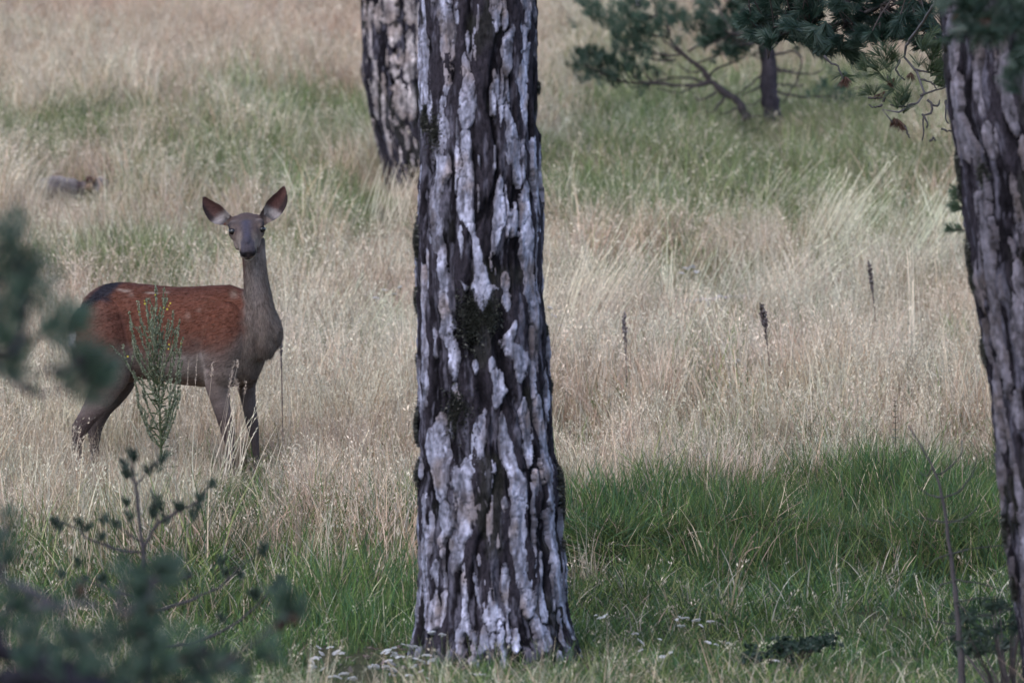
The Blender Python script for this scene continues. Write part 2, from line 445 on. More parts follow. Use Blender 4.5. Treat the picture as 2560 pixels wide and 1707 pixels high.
def gn_scatter(name, pts, idx, rot, scl):
    me = bpy.data.meshes.new(name)
    me.vertices.add(len(pts)); me.vertices.foreach_set('co', np.asarray(pts, np.float32).ravel())
    a = me.attributes.new('idx', 'INT', 'POINT'); a.data.foreach_set('value', np.asarray(idx, np.int32))
    a = me.attributes.new('rot', 'FLOAT_VECTOR', 'POINT'); a.data.foreach_set('vector', np.asarray(rot, np.float32).ravel())
    a = me.attributes.new('scl', 'FLOAT_VECTOR', 'POINT'); a.data.foreach_set('vector', np.asarray(scl, np.float32).ravel())
    o = obj(name, me)
    ng = bpy.data.node_groups.new(name + '_nodes', 'GeometryNodeTree')
    ng.interface.new_socket('Geometry', in_out='INPUT', socket_type='NodeSocketGeometry')
    ng.interface.new_socket('Geometry', in_out='OUTPUT', socket_type='NodeSocketGeometry')
    N, L = ng.nodes, ng.links
    gi, go = N.new('NodeGroupInput'), N.new('NodeGroupOutput')
    ci = N.new('GeometryNodeCollectionInfo'); ci.inputs['Collection'].default_value = LIB
    ci.inputs['Separate Children'].default_value = True; ci.inputs['Reset Children'].default_value = True
    ip = N.new('GeometryNodeInstanceOnPoints'); ip.inputs['Pick Instance'].default_value = True
    def na(nm, ty):
        n = N.new('GeometryNodeInputNamedAttribute'); n.data_type = ty; n.inputs['Name'].default_value = nm
        return [s for s in n.outputs if s.enabled and s.name == 'Attribute'][0]
    L.new(gi.outputs[0], ip.inputs['Points']); L.new(ci.outputs[0], ip.inputs['Instance'])
    L.new(na('idx', 'INT'), ip.inputs['Instance Index'])
    L.new(na('rot', 'FLOAT_VECTOR'), ip.inputs['Rotation']); L.new(na('scl', 'FLOAT_VECTOR'), ip.inputs['Scale'])
    L.new(ip.outputs[0], go.inputs[0])
    md = o.modifiers.new('scatter', 'NODES'); md.node_group = ng
    o['kind'] = 'stuff'
    return o

TRUNK_SPOTS = []     # (x, y, radius): no tuft grows inside a trunk
def scatter_sward():
    bands = [(9, 18.5, 10), (18.5, 24, 110), (24, 30, 120), (30, 38, 90), (38, 50, 62), (50, 66, 40), (66, 90, 24), (90, 118, 9)]
    X, Dd = [], []
    for (d0, d1, dens) in bands:
        hw0 = 0.6 + 0.104 * d1
        n = int(dens * (d1 - d0) * 2 * hw0)
        x = rng.uniform(-hw0, hw0, n); d = rng.uniform(d0, d1, n)
        keep = np.abs(x) < 0.6 + 0.104 * d
        X.append(x[keep]); Dd.append(d[keep])
    x = np.concatenate(X); d = np.concatenate(Dd)
    for (tx, ty, tr) in TRUNK_SPOTS:
        k = (x - tx) ** 2 + (d - ty) ** 2 > tr ** 2
        x, d = x[k], d[k]
    for (tx, ty, tr) in TRUNK_SPOTS:
        a_ = rng.uniform(0, 6.283, 90); rr_ = tr * rng.uniform(0.98, 1.35, 90)
        x = np.r_[x, tx + rr_ * np.sin(a_)]; d = np.r_[d, ty + rr_ * np.cos(a_)]
    n = len(x)
    z = ground_z(x, d)
    u = 1280 + x * F / d; v = 853.5 - z * F / d
    g = greenness(x, d)
    # bare soil on the face of the bank
    gz = (ground_z(x, d + 0.08) - ground_z(x, d - 0.08)) / 0.16
    keep = ((gz < 0.28) | (rng.random(n) < 0.22)) & (rng.random(n) < np.where(v > 1380, 0.25, 0) + 0.80 + 0.9 * fbm(x * 2.6, d * 2.0, 0, 99, 2))
    x, d, z, u, v, g = x[keep], d[keep], z[keep], u[keep], v[keep], g[keep]; n = len(x)
    nb_ = 300
    xb = 0.18 + 1.97 * rng.random(nb_) ** 0.75; eb = 24.0 + 0.25 * vnoise(xb * 1.7, 0.5, 0, 9) + 0.12 * vnoise(xb * 5, 0.5, 0, 10)
    db = eb + rng.uniform(-0.05, 0.13, nb_)
    bankf = np.r_[np.zeros(n, bool), np.ones(nb_, bool)]
    x = np.r_[x, xb]; d = np.r_[d, db]; z = ground_z(x, d); u = 1280 + x * F / d; v = 853.5 - z * F / d; g = np.r_[g, np.full(nb_, 1.0)]; n = len(x)
    short = sstep(1330, 1500, v) * (1 - 0.5 * np.exp(-((u - 900) / 250) ** 2)) ; short = np.where((u > 1400) & (v < 1470), 0, short)
    pick = rng.random(n); p2 = rng.random(n)
    kind = np.empty(n, dtype=object)
    isg = pick < g
    dryish = ~isg
    ph = 0.35 + 0.45 * (fbm(x * 0.8, d * 0.4, 0, 55, 2) * 0.5 + 0.5)
    kind[dryish] = np.where(p2[dryish] < ph[dryish], 'tall_dry', np.where(p2[dryish] < 0.93, 'mat_dry', 'oat'))
    gthr = np.where(d < 30, 0.50 + 0.50 * g, 0.05 + 0.22 * g ** 2)
    far_pink = np.clip(sstep(260, 90, v) * sstep(1250, 900, u) * 0.9 + 0.35 * sstep(250, 60, v), 0, 1) if False else np.clip((1 - sstep(120, 300, v)) * (0.35 + 0.6 * (1 - sstep(900, 1250, u))), 0, 1)
    rp = rng.random(n)
    kind[dryish & (rp < far_pink)] = 'pink_dry'
    pz = 0.65 * np.exp(-((v - 900) / 240) ** 2) * (0.6 + 0.8 * fbm(x * 0.7, d * 0.5, 0, 57, 3))
    kind[dryish & (rp > 1 - pz)] = 'pale_dry'
    pk2 = 0.35 + 0.9 * fbm(x * 0.5 + 9, d * 0.35, 0, 58, 3)
    kind[dryish & (rng.random(n) < pk2 * 0.5)] = 'pink_dry'
    kind[isg] = np.where(p2[isg] < gthr[isg], 'green', 'mixed')
    ol = isg & (d > 32) & (rng.random(n) < 0.62); kind[ol] = 'olive'
    sh = rng.random(n) < short
    kind[sh & isg] = 'short_green'
    kind[sh & dryish] = np.where(p2[sh & dryish] < 0.85, 'short_mixed', 'mixed')
    mid = (d < 32) & (g > 0.2) & (g < 0.75) & (rng.random(n) < 0.35) & ~sh
    kind[mid] = 'mixed'
    kind[bankf] = np.where(rng.random(bankf.sum()) < 0.12, 'short_mixed', 'green')
    idx = np.array([KIND[k][int(r * len(KIND[k])) % len(KIND[k])] for k, r in zip(kind, rng.random(n))], dtype=np.int32)
    s = 0.72 + 0.5 * rng.random(n)
    s = s * (1 + 0.22 * fbm(x * 0.7, d * 0.5, 0, 66, 3))
    s = np.where(d > 60, s * 1.15, s)
    s = s * np.where(dryish, 1 - 0.30 * np.exp(-((d - 27) / 2.6) ** 2), 1)
    s = s * (1 - 0.30 * np.exp(-((u - 420) / 330) ** 4) * (np.abs(d - 27.4) < 1.3))
    s = s * (1 - 0.58 * np.exp(-((u - 185) / 120) ** 4 - ((v - 545) / 62) ** 4))
    s = s * (1 - 0.60 * np.exp(-((u - 1780) / 120) ** 4 - ((v - 815) / 45) ** 4))
    s = s * (1 - 0.25 * sstep(1540, 1640, v))
    s = s * (1 - 0.72 * np.exp(-((u - 985) / 105) ** 4 - ((v - 585) / 115) ** 4))
    s = s * (1 - 0.45 * np.exp(-((u - 1900) / 110) ** 4 - ((v - 370) / 55) ** 4))
    s = s * (1 - 0.52 * np.exp(-((u - 930) / 190) ** 4) * sstep(1590, 1640, v))
    tus = fbm(x * 2.3, d * 1.6, 0, 88, 3)
    s = s * (1 + 0.30 * tus)
    wfar = np.interp(d, [28, 60, 100], [1.0, 1.5, 2.0])
    rot = np.stack([rng.normal(0, 0.10, n), rng.normal(0.05, 0.10, n) + 0.32 * vnoise(x * 0.7, d * 0.45, 0, 111) * (g < 0.6), rng.random(n) * 6.283], -1)
    rot[bankf, 0] += rng.uniform(0.5, 1.25, bankf.sum()); s = np.where(bankf, s * 0.8, s)
    scl = np.stack([s * wfar, s * wfar, s], -1)
    pts = np.stack([x, d, z - 0.012], -1)
    dry = np.isin(kind, ['tall_dry', 'mat_dry', 'oat', 'pink_dry', 'pale_dry'])
    for nm, m, lab in (('dry_grass', dry, 'pale dry straw grass with seed heads covering the hillside'),
                       ('green_grass', ~dry, 'green and mixed grass growing in patches over the slope')):
        o = gn_scatter(nm, pts[m], idx[m], rot[m], scl[m])
        tag(o, lab, 'grass')

def tall_stalks():
    """bundles of long pale culms leaning to the right over the meadow"""
    g = np.random.default_rng(5)
    mb = MB()
    # (base u, base v, tip u, tip v, number, spread)
    B = [(2020, 700, 2200, 430, 26, 40), (2000, 690, 2110, 440, 16, 30), (2250, 720, 2400, 460, 30, 40), (2330, 700, 2420, 520, 18, 30),
         (1665, 850, 1668, 600, 9, 10), (1385, 900, 1480, 640, 26, 35), (1430, 880, 1600, 600, 22, 60), (1500, 800, 1640, 560, 10, 40),
         (1690, 840, 1790, 610, 14, 60), (1900, 800, 2120, 600, 14, 60), (2290, 960, 2280, 640, 6, 20), (2150, 760, 2330, 620, 12, 40),
         (1790, 960, 1770, 720, 6, 30), (830, 900, 960, 700, 16, 70), (760, 820, 860, 640, 10, 60), (1400, 560, 1440, 440, 14, 30),
         (940, 560, 985, 410, 26, 30), (1015, 540, 1010, 430, 14, 20), (1560, 500, 1600, 400, 10, 60), (1900, 560, 2010, 420, 10, 60), (30, 1000, 120, 900, 14, 60),
         (560, 1190, 640, 960, 7, 60), (505, 1150, 545, 900, 3, 8), (760, 1180, 820, 1020, 12, 80), (580, 1160, 590, 960, 5, 14), (540, 1150, 600, 930, 4, 14)]
    for (bu, bv, tu, tv, n, sp) in B:
        d0 = d_from_v(bu, bv + 14) if bv < 1100 else 27.6
        for _ in range(n):
            du = g.normal(0, sp * 0.8); d = d0 + g.normal(0, 0.25)
            b = gpoint(bu + du, d)
            k = 0.8 + 0.35 * g.random()
            tx = (tu - bu + g.normal(0, 22)) * d / F * k
            tz = (bv - tv + g.normal(0, 18)) * d / F * k
            dy = g.normal(0, 0.08)
            t = np.linspace(0, 1, 7)[:, None]
            bend = 0.12 * g.random()
            path = b + np.hstack([tx * (t * (1 - bend) + bend * t ** 2.4), dy * t, tz * (t * (1 + bend) - bend * t ** 2.4)])
            wdt = 0.0020 + 0.0014 * g.random()
            V, T, Q = sweep(path, wdt * (1.15 - 0.75 * t[:, 0]), ns=3, caps=False)
            c = np.array([0.86, 0.78, 0.62]) * (0.8 + 0.3 * g.random())
            mb.add(V, Q=Q, c=c)
            if g.random() < 0.55:
                dirn = path[-1] - path[-2]; dirn /= np.linalg.norm(dirn)
                for q in range(9):
                    p = path[-1] - dirn * 0.011 * q + g.normal(0, 0.0015, 3)
                    s = np.cross(dirn, g.normal(size=3)); s = s / np.linalg.norm(s) * 0.0022
                    e = dirn * 0.011 + s
                    mb.add([p, p + e * 0.5 + s, p + e * 1.2, p + e * 0.5 - s], Q=[[0, 1, 2, 3]], c=c * 1.08)
    o = mb.build('tall_grass_stalks', M_GRASS, smooth=False)
    tag(o, 'long pale grass culms leaning right above the meadow', 'grass', kind='stuff')

# ------------------------------------------------------------------ pine trunks with plated bark
def bark_tree(name, label, d, left, right, strips, zlo, zhi, ztop, nth, nz, seed, holes=(), pale=(0.33, 0.33, 0.37), pink=0.3, nrand=24, lichen=(), flare=1.0, plate_h=0.0085):
    """left/right: silhouette [(u, v)...]; strips: [[(u, v, halfwidth)...]...] = the pale bark plates"""
    left, right = np.array(left, float), np.array(right, float)
    px = d / F
    zs = np.concatenate([np.linspace(zlo, zhi, nz), np.linspace(zhi, ztop, 36)[1:] if ztop > zhi else []])
    vv = 853.5 - zs / px
    def edge(E, v):
        o = np.argsort(E[:, 1]); e = E[o]
        r = np.interp(v, e[:, 1], e[:, 0])
        sl = (e[1, 0] - e[0, 0]) / (e[1, 1] - e[0, 1])
        return r, e[0], sl
    lu, l0, ls = edge(left, vv); ru, r0, rs = edge(right, vv)
    c = (lu + ru) / 2; rad = (ru - lu) / 2
    up = vv < l0[1]
    k = (l0[1] - vv[up])
    slope = np.clip((left[np.argsort(left[:, 1])][3, 0] - l0[0]) / (left[np.argsort(left[:, 1])][3, 1] - l0[1]), -0.12, 0.12)
    c[up] = (l0[0] + r0[0]) / 2 - slope * k
    rad[up] = (r0[0] - l0[0]) / 2 * np.clip(1 - k / 9000, 0.35, 1)
    th = np.linspace(-math.pi, math.pi, nth, endpoint=False)
    TH, CC = np.meshgrid(th, c); RR = np.broadcast_to(rad[:, None], TH.shape); VV = np.broadcast_to(vv[:, None], TH.shape)
    ZZ = VV * 0 + zs[:, None]
    Rm = RR * px                                        # metres
    sx, cy_ = np.sin(TH), np.cos(TH)
    # noise lives on the trunk's surface (metres)
    nx, ny, nzz = sx * Rm, cy_ * Rm, ZZ
    wob = fbm(nx * 6, ny * 6, nzz * 3, seed + 1, 3)
    edge_n = 0.74 * fbm(nx * 28, ny * 28, nzz * 6, seed + 2, 5, 0.62) + 0.2 * wob + 0.32 * vnoise(nx * 105, ny * 105, nzz * 34, seed + 3)
    crack = np.abs(fbm(nx * 13 + wob * 0.6, ny * 13 + wob * 0.6, nzz * 2.6, seed + 4, 4))
    fine = fbm(nx * 60, ny * 60, nzz * 26, seed + 5, 3)
    hc = -0.012 + 0.019 * sstep(0.02, 0.42, crack) + 0.0055 * fine + 0.006 * wob
    # masks of the plates
    F_list = []
    g = np.random.default_rng(seed)
    allst = [np.array(s, float) for s in strips]
    for s in allst:
        v0, v1 = s[0, 1], s[-1, 1]
        rows = np.where((vv > v0 - 14) & (vv < v1 + 14))[0]
        if not len(rows): continue
        vr = vv[rows]
        uc = np.interp(vr, s[:, 1], s[:, 0]); hw = np.interp(vr, s[:, 1], s[:, 2])
        end = np.clip(np.minimum(vr - (v0 - 12), (v1 + 12) - vr) / 16, 0, 1) ** 0.6
        hw = hw * end + 1e-3
        q = np.clip((uc - c[rows]) / rad[rows], -0.97, 0.97); ths = np.arcsin(q)
        hwa = hw / np.maximum(np.cos(ths), 0.42)
        dist = np.abs(TH[rows] - ths[:, None]) * rad[rows][:, None]
        dist = np.minimum(dist, np.abs(np.abs(TH[rows] - ths[:, None]) - 2 * math.pi) * rad[rows][:, None])
        m_ = np.clip(1 - dist / hwa[:, None], -2, 1); m_ = np.where(m_ > 0, m_ * np.minimum(hwa / 9.0, 1.3)[:, None], m_)
        F_list.append((rows, m_, True))
    vmin, vmax = vv[:nz].min(), vv[:nz].max()
    for _ in range(nrand):
        t0 = g.uniform(1.35, 2 * math.pi - 1.35); va = g.uniform(vmin, vmax - 60); vb = va + g.uniform(90, 420); drift = g.normal(0, 0.15); w0 = g.uniform(10, 24)
        rows = np.where((vv > va) & (vv < vb) & (np.arange(len(vv)) < nz))[0]
        if len(rows) < 4: continue
        f = (vv[rows] - va) / (vb - va)
        ths = t0 + drift * f; hw = w0 * np.sqrt(np.clip(np.sin(f * math.pi), 0.01, 1)) + 1e-3
        dd = (TH[rows] - ths[:, None] + math.pi) % (2 * math.pi) - math.pi
        F_list.append((rows, np.clip(1 - np.abs(dd) * rad[rows][:, None] / hw[:, None], -2, 1), False))
    pm = np.full(TH.shape, -2.0); pid = np.full(TH.shape, -1)
    for k_, (rows, m, front) in enumerate(F_list):
        m = m + edge_n[rows] * (0.85 if front else 0.6) - 0.10
        sub = pm[rows]; w = m > sub
        sub[w] = m[w]; pm[rows] = sub
        ip = pid[rows]; ip[w] = k_; pid[rows] = ip
    # small loose flakes between the big plates
    fl_m = (fbm(nx * 38, ny * 38, nzz * 4.5, seed + 19, 4) - 0.36 + 0.25 * wob) * 2.2
    fl_m = np.where((pm < -0.15) & (np.arange(len(zs))[:, None] < nz), fl_m, -2)
    w = (fl_m > 0) & (fl_m > pm)
    pm = np.where(w, fl_m, pm); pid = np.where(w, len(F_list), pid)
    # the furrowed wood between plates sinks under them
    hcore = hc - 0.004 * sstep(0.1, 0.5, pm)
    hole_m = np.zeros(TH.shape)
    for (hu, hv, hr, dep) in holes:
        ths = np.arcsin(np.clip((hu - c) / rad, -0.95, 0.95))
        dist = np.hypot((TH - ths[:, None]) * rad[:, None] * np.cos(ths)[:, None], (VV - hv) * 0.8)
        hm = 1 - sstep(hr * 0.6, hr * 1.1, dist); hole_m = np.maximum(hole_m, hm)
        hcore = hcore - dep * hm
    hplate = plate_h + 0.0060 * fbm(nx * 26, ny * 26, nzz * 9, seed + 7, 5, 0.6) + 0.006 * wob + 0.0026 * fine
    lay = fbm(nx * 21 + 3, ny * 21, nzz * 7.5, seed + 31, 4, 0.6); lv = np.floor(lay * 4.5); hplate = hplate + 0.0016 * lv
    ck = 1 - sstep(0.0, 0.055, np.abs(fbm(nx * 27, ny * 27, nzz * 6, seed + 33, 3)))
    ck = np.maximum(ck, 0.8 * (1 - sstep(0.0, 0.05, np.abs(fbm(nx * 17, ny * 17, nzz * 19, seed + 34, 3)))))
    hplate = hplate - 0.0055 * ck
    hplate = hplate - 0.02 * hole_m
    def pos(h):
        rr = Rm + h
        # root flare lobes near the ground
        return np.stack([(CC - 1280) * px + sx * rr, d - cy_ * rr, ZZ], -1)
    org = np.array([(c[0] - 1280) * px, d, float(ground_z(np.array([(c[0] - 1280) * px]), np.array([d]))[0])])
    tree = thing(name, label, 'pine tree', org)
    # colours
    m1 = fbm(nx * 9, ny * 9, nzz * 5, seed + 11, 4)[..., None]; m2 = fbm(nx * 52, ny * 52, nzz * 16, seed + 12, 4, 0.65)[..., None]
    dark = np.array([0.008, 0.007, 0.009]); mid = np.array([0.033, 0.028, 0.036]); fleck = np.array([0.12, 0.112, 0.145])
    ccore = dark + (mid - dark) * np.clip(sstep(0.05, 0.5, crack)[..., None] * 0.9 + m2 * 0.4, 0, 1)
    fl = sstep(0.18, 0.55, fbm(nx * 48, ny * 48, nzz * 6, seed + 13, 4, 0.65) * 1.15 + 0.2 * m1[..., 0])[..., None]
    ccore = ccore * (1 - fl * 0.7) + fleck * fl * 0.7
    moss = sstep(0.25, 0.6, fbm(nx * 7, ny * 7, nzz * 4, seed + 14, 3))[..., None]
    ccore = ccore * (1 - moss * 0.6) + np.array([0.022, 0.022, 0.018]) * moss * 0.6
    pale = np.array(pale)
    cpl = pale * (1 + 0.85 * m2) * (1 + 0.25 * vnoise(nx * 120, ny * 120, nzz * 80, seed + 30)[..., None])
    pk = sstep(0.05, 0.7, fbm(nx * 11, ny * 11, nzz * 8, seed + 15, 4) + pink - 0.3)[..., None]
    cpl = cpl * (1 - pk * 0.7) + np.array([0.72, 0.55, 0.50]) * pale.mean() * pk * 0.7
    blt = sstep(0.05, 0.55, fbm(nx * 20, ny * 20, nzz * 12, seed + 16, 5, 0.6))[..., None]
    cpl = cpl * (1 - blt * 0.55) + np.array([0.085, 0.070, 0.082]) * blt * 0.55
    br = sstep(0.2, 0.6, fbm(nx * 12, ny * 12, nzz * 6, seed + 18, 3))[..., None]
    cpl = cpl * (1 + 0.55 * br)
    cpl = cpl * (1 + 0.24 * (_hash(lv + 50, lv * 0, lv * 0, seed) - 0.5) * 2)[..., None]
    cpl = cpl * (1 - 0.55 * ck[..., None])
    rim = (1 - sstep(0.05, 0.3, pm))[..., None]
    cpl = cpl * (1 - rim * 0.5) + np.array([0.07, 0.058, 0.065]) * rim * 0.5
    holes_ = sstep(0.25, 0.6, fbm(nx * 34, ny * 34, nzz * 11, seed + 20, 4))[..., None]
    cpl = cpl * (1 - holes_ * 0.7) + np.array([0.045, 0.038, 0.045]) * holes_ * 0.7
    ccore = ccore * (1 - 0.8 * hole_m[..., None]); cpl = cpl * (1 - 0.85 * hole_m[..., None])
    nrow = len(zs)
    i = np.arange(nrow - 1)[:, None] * nth; j = np.arange(nth)[None, :]; jn = (j + 1) % nth
    Qall = np.stack([i + j, i + jn, i + nth + jn, i + nth + j], -1)
    Vc = pos(hcore).reshape(-1, 3) - org
    trunk = obj('trunk', make_mesh('trunk', Vc, [Qall.reshape(-1, 4)], np.clip(ccore.reshape(-1, 3), 0.005, 1)), M_BARK, tree)
    hp_all = np.where(pm > -0.25, (hcore - 0.007) + (hplate - hcore + 0.007) * sstep(-0.07, 0.03, pm), hcore - 0.007)
    Vp = pos(hp_all).reshape(-1, 3) - org
    Cp = np.clip(cpl.reshape(-1, 3), 0.01, 1)
    pmv, pidv = pm.reshape(-1), pid.reshape(-1)
    npl = 0
    for k_ in range(len(F_list) + 1):
        inside = (pidv == k_) & (pmv > -0.08)
        if inside.sum() < 8: continue
        q = Qall[inside[Qall].any(-1)]
        ids, inv = np.unique(q, return_inverse=True); inv = inv.reshape(-1, 4)
        # split into separate pieces
        lab = np.arange(len(ids))
        while True:
            mn = lab[inv].min(1); new = lab.copy()
            for c4 in range(4): np.minimum.at(new, inv[:, c4], mn)
            new = new[new]
            if (new == lab).all(): break
            lab = new
        roots, cnt = np.unique(lab[inv[:, 0]], return_counts=True)
        for r_, c_ in sorted(zip(roots, cnt), key=lambda t: -t[1]):
            if c_ < (30 if k_ < len(F_list) else 45) or npl >= 285: break
            qq = inv[lab[inv[:, 0]] == r_]
            i2, v2 = np.unique(qq, return_inverse=True)
            obj('bark_plate', make_mesh('bark_plate', Vp[ids[i2]], [v2.reshape(-1, 4)], Cp[ids[i2]]), M_PLATE, trunk); npl += 1
    if lichen:
        mb = MB()
        for (lu_, lv, lr, n) in lichen:
            ths0 = math.asin(float(np.clip((lu_ - np.interp(lv, vv[::-1], c[::-1])) / np.interp(lv, vv[::-1], rad[::-1]), -1, 1)))
            a = g.normal(0, 1, n); b = g.normal(0, 1, n)
            thq = ths0 + a * lr * 0.5 / rad.mean(); vq = lv + b * lr * 0.9
            cq = np.interp(vq, vv[::-1], c[::-1]); rq = np.interp(vq, vv[::-1], rad[::-1]) * px + 0.004
            base = np.stack([(cq - 1280) * px + np.sin(thq) * rq, d - np.cos(thq) * rq, -(vq - 853.5) * px], -1)
            nrm = np.stack([np.sin(thq), -np.cos(thq), -0.25 + 0 * thq], -1) + g.normal(0, 0.55, (n, 3))
            nrm /= np.linalg.norm(nrm, axis=1)[:, None]
            ln = (0.006 + 0.013 * g.random(n))[:, None]
            sd = np.cross(nrm, g.normal(size=(n, 3))); sd = sd / np.linalg.norm(sd, axis=1)[:, None] * 0.0035
            V = np.stack([base - sd, base + sd, base + nrm * ln], 1).reshape(-1, 3)
            cc = np.repeat(np.array([[0.035, 0.036, 0.030]]) * (0.5 + g.random((n, 1))), 3, 0)
            mb.add(V, T=np.arange(3 * n).reshape(-1, 3), c=cc)
        o = mb.build('lichen', M_NEEDLE, trunk, org, smooth=False); o['kind'] = 'stuff'
    TRUNK_SPOTS.append((org[0], d, rad[:nz].max() * px * 0.86))
    return tree, trunk, org, (vv, c, rad)

# ------------------------------------------------------------------ needles, twigs, boughs
def needles(mb, pts, dirs, n, length, spread=0.9, up=0.25, w=0.0016, col=((0.030, 0.060, 0.030), (0.055, 0.095, 0.055)), g=rng, back=0.5):
    """n needles round each point, sweeping forward along the shoot"""
    pts = np.asarray(pts, float); dirs = np.asarray(dirs, float)
    m = len(pts)
    dirs = dirs / (np.linalg.norm(dirs, axis=1)[:, None] + 1e-9)
    p = np.repeat(pts, n, 0); t = np.repeat(dirs, n, 0)
    p = p - t * (g.random((m * n, 1)) * length * back)
    r = g.normal(size=(m * n, 3)); r = r - (r * t).sum(1)[:, None] * t; r /= np.linalg.norm(r, axis=1)[:, None]
    s = spread * (0.35 + 0.9 * g.random((m * n, 1)))
    q = t + r * s + np.array([0, 0, up]); q /= np.linalg.norm(q, axis=1)[:, None]
    L = length * (0.7 + 0.4 * g.random((m * n, 1)))
    sd = np.cross(q, g.normal(size=(m * n, 3))); sd = sd / np.linalg.norm(sd, axis=1)[:, None] * w * 0.5
    V = np.stack([p - sd, p + sd, p + q * L * 0.6 + sd * 0.9 + np.array([0, 0, 0.004]), p + q * L], 1).reshape(-1, 3)
    a, b = np.array(col[0]), np.array(col[1])
    f = g.random((m * n, 1)); tf = np.repeat(g.random((m, 1)), n, 0)
    c = np.repeat(a + (b - a) * (0.5 * f + 0.5 * tf), 4, 0)
    mb.add(V, Q=np.arange(4 * m * n).reshape(-1, 4), c=c)

TW = (0.085, 0.068, 0.066)
def twig(mb, pts, r0, r1, n=12, ns=6, c=TW, jit=0.0, g=rng):
    path = catmull(pts, n)
    if jit: path[1:-1] += g.normal(0, jit, (n - 2, 3))
    r = r0 + (r1 - r0) * np.linspace(0, 1, n)
    r = r * (1 + 0.12 * g.normal(size=n).clip(-1.5, 1.5))
    V, T, Q = sweep(path, r, ns=ns)
    mb.add(V, T, Q, c)
    return path

def side_shoots(mb, nb, path, n, ln, r, nl, nn, g, f0=0.25, flat=0.6, spread=0.9, col=None, sub=3, back=0.5, wn=0.0016, upn=0.25):
    """shoots with needle tufts along a bough"""
    kw = dict(col=col) if col else {}
    for k in range(n):
        f = f0 + (1 - f0) * (k + g.random()) / n
        i = min(int(f * (len(path) - 1)), len(path) - 2)
        p = path[i] + (path[i + 1] - path[i]) * g.random()
        t = path[i + 1] - path[i]; t /= np.linalg.norm(t)
        r_ = g.normal(size=3) * np.array([1, 1, flat]); r_ -= r_.dot(t) * t; r_ /= np.linalg.norm(r_)
        q = t * (0.5 + 0.4 * g.random()) + r_; q /= np.linalg.norm(q)
        L = ln * (0.5 + 0.7 * g.random()) * (1.15 - 0.6 * f)
        e = p + q * L + np.array([0, 0, 0.25 * L])
        pa = twig(mb, [p, p + q * L * 0.5, e], r, r * 0.5, 5, 5, g=g)
        tips, dd = [e], [e - p]
        for s_ in range(sub):
            ff = 0.35 + 0.6 * g.random(); b0 = pa[min(int(ff * 4), 3)]
            q2 = q + g.normal(0, 0.6, 3) * np.array([1, 1, 0.7]); q2 /= np.linalg.norm(q2)
            e2 = b0 + q2 * L * 0.45 + np.array([0, 0, 0.1 * L])
            twig(mb, [b0, e2], r * 0.6, r * 0.35, 3, 4, g=g)
            tips.append(e2); dd.append(e2 - b0)
        needles(nb, tips, dd, nn, nl, spread, upn, wn, g=g, back=back, **kw)

def crown_bulk(tree, org, z0, z1, radius, seed, ntip=700):
    """the part of a crown above the picture: boughs and needle tufts"""
    g = np.random.default_rng(seed)
    mb, nb = MB(), MB()
    tips, dd = [], []
    for k in range(26):
        z = z0 + (z1 - z0) * (k + g.random()) / 26
        a = g.random() * 6.283; L = radius * (0.6 + 0.5 * g.random()) * (1 - 0.5 * (z - z0) / (z1 - z0))
        q = np.array([math.cos(a), math.sin(a), 0.05]); p = np.array([org[0], org[1], z])
        e = p + q * L + np.array([0, 0, -0.12 * L])
        pa = twig(mb, [p, p + q * L * 0.5 + np.array([0, 0, 0.06]), e], 0.03, 0.008, 8, 5, g=g)
        m = ntip // 26
        f = 0.3 + 0.7 * g.random(m); b = np.array([pa[int(x * 7 * 0.999)] for x in f])
        o = g.normal(0, 0.22, (m, 3)); tips.append(b + o); dd.append(o + q * 0.3)
    needles(nb, np.vstack(tips), np.vstack(dd), 22, 0.13, 1.1, 0.2, 0.006, g=g)
    mb.build('branch', M_TWIG, tree, org); o = nb.build('needles', M_NEEDLE, tree, org, smooth=False); o['kind'] = 'stuff'

# ------------------------------------------------------------------ the deer
DD = 28.3
S = DD / F
def DP(u, v, w=0.0):
    d = DD + w * S
    return np.array([(u - 1280.0) * d / F, d, -(v - 853.5) * d / F])

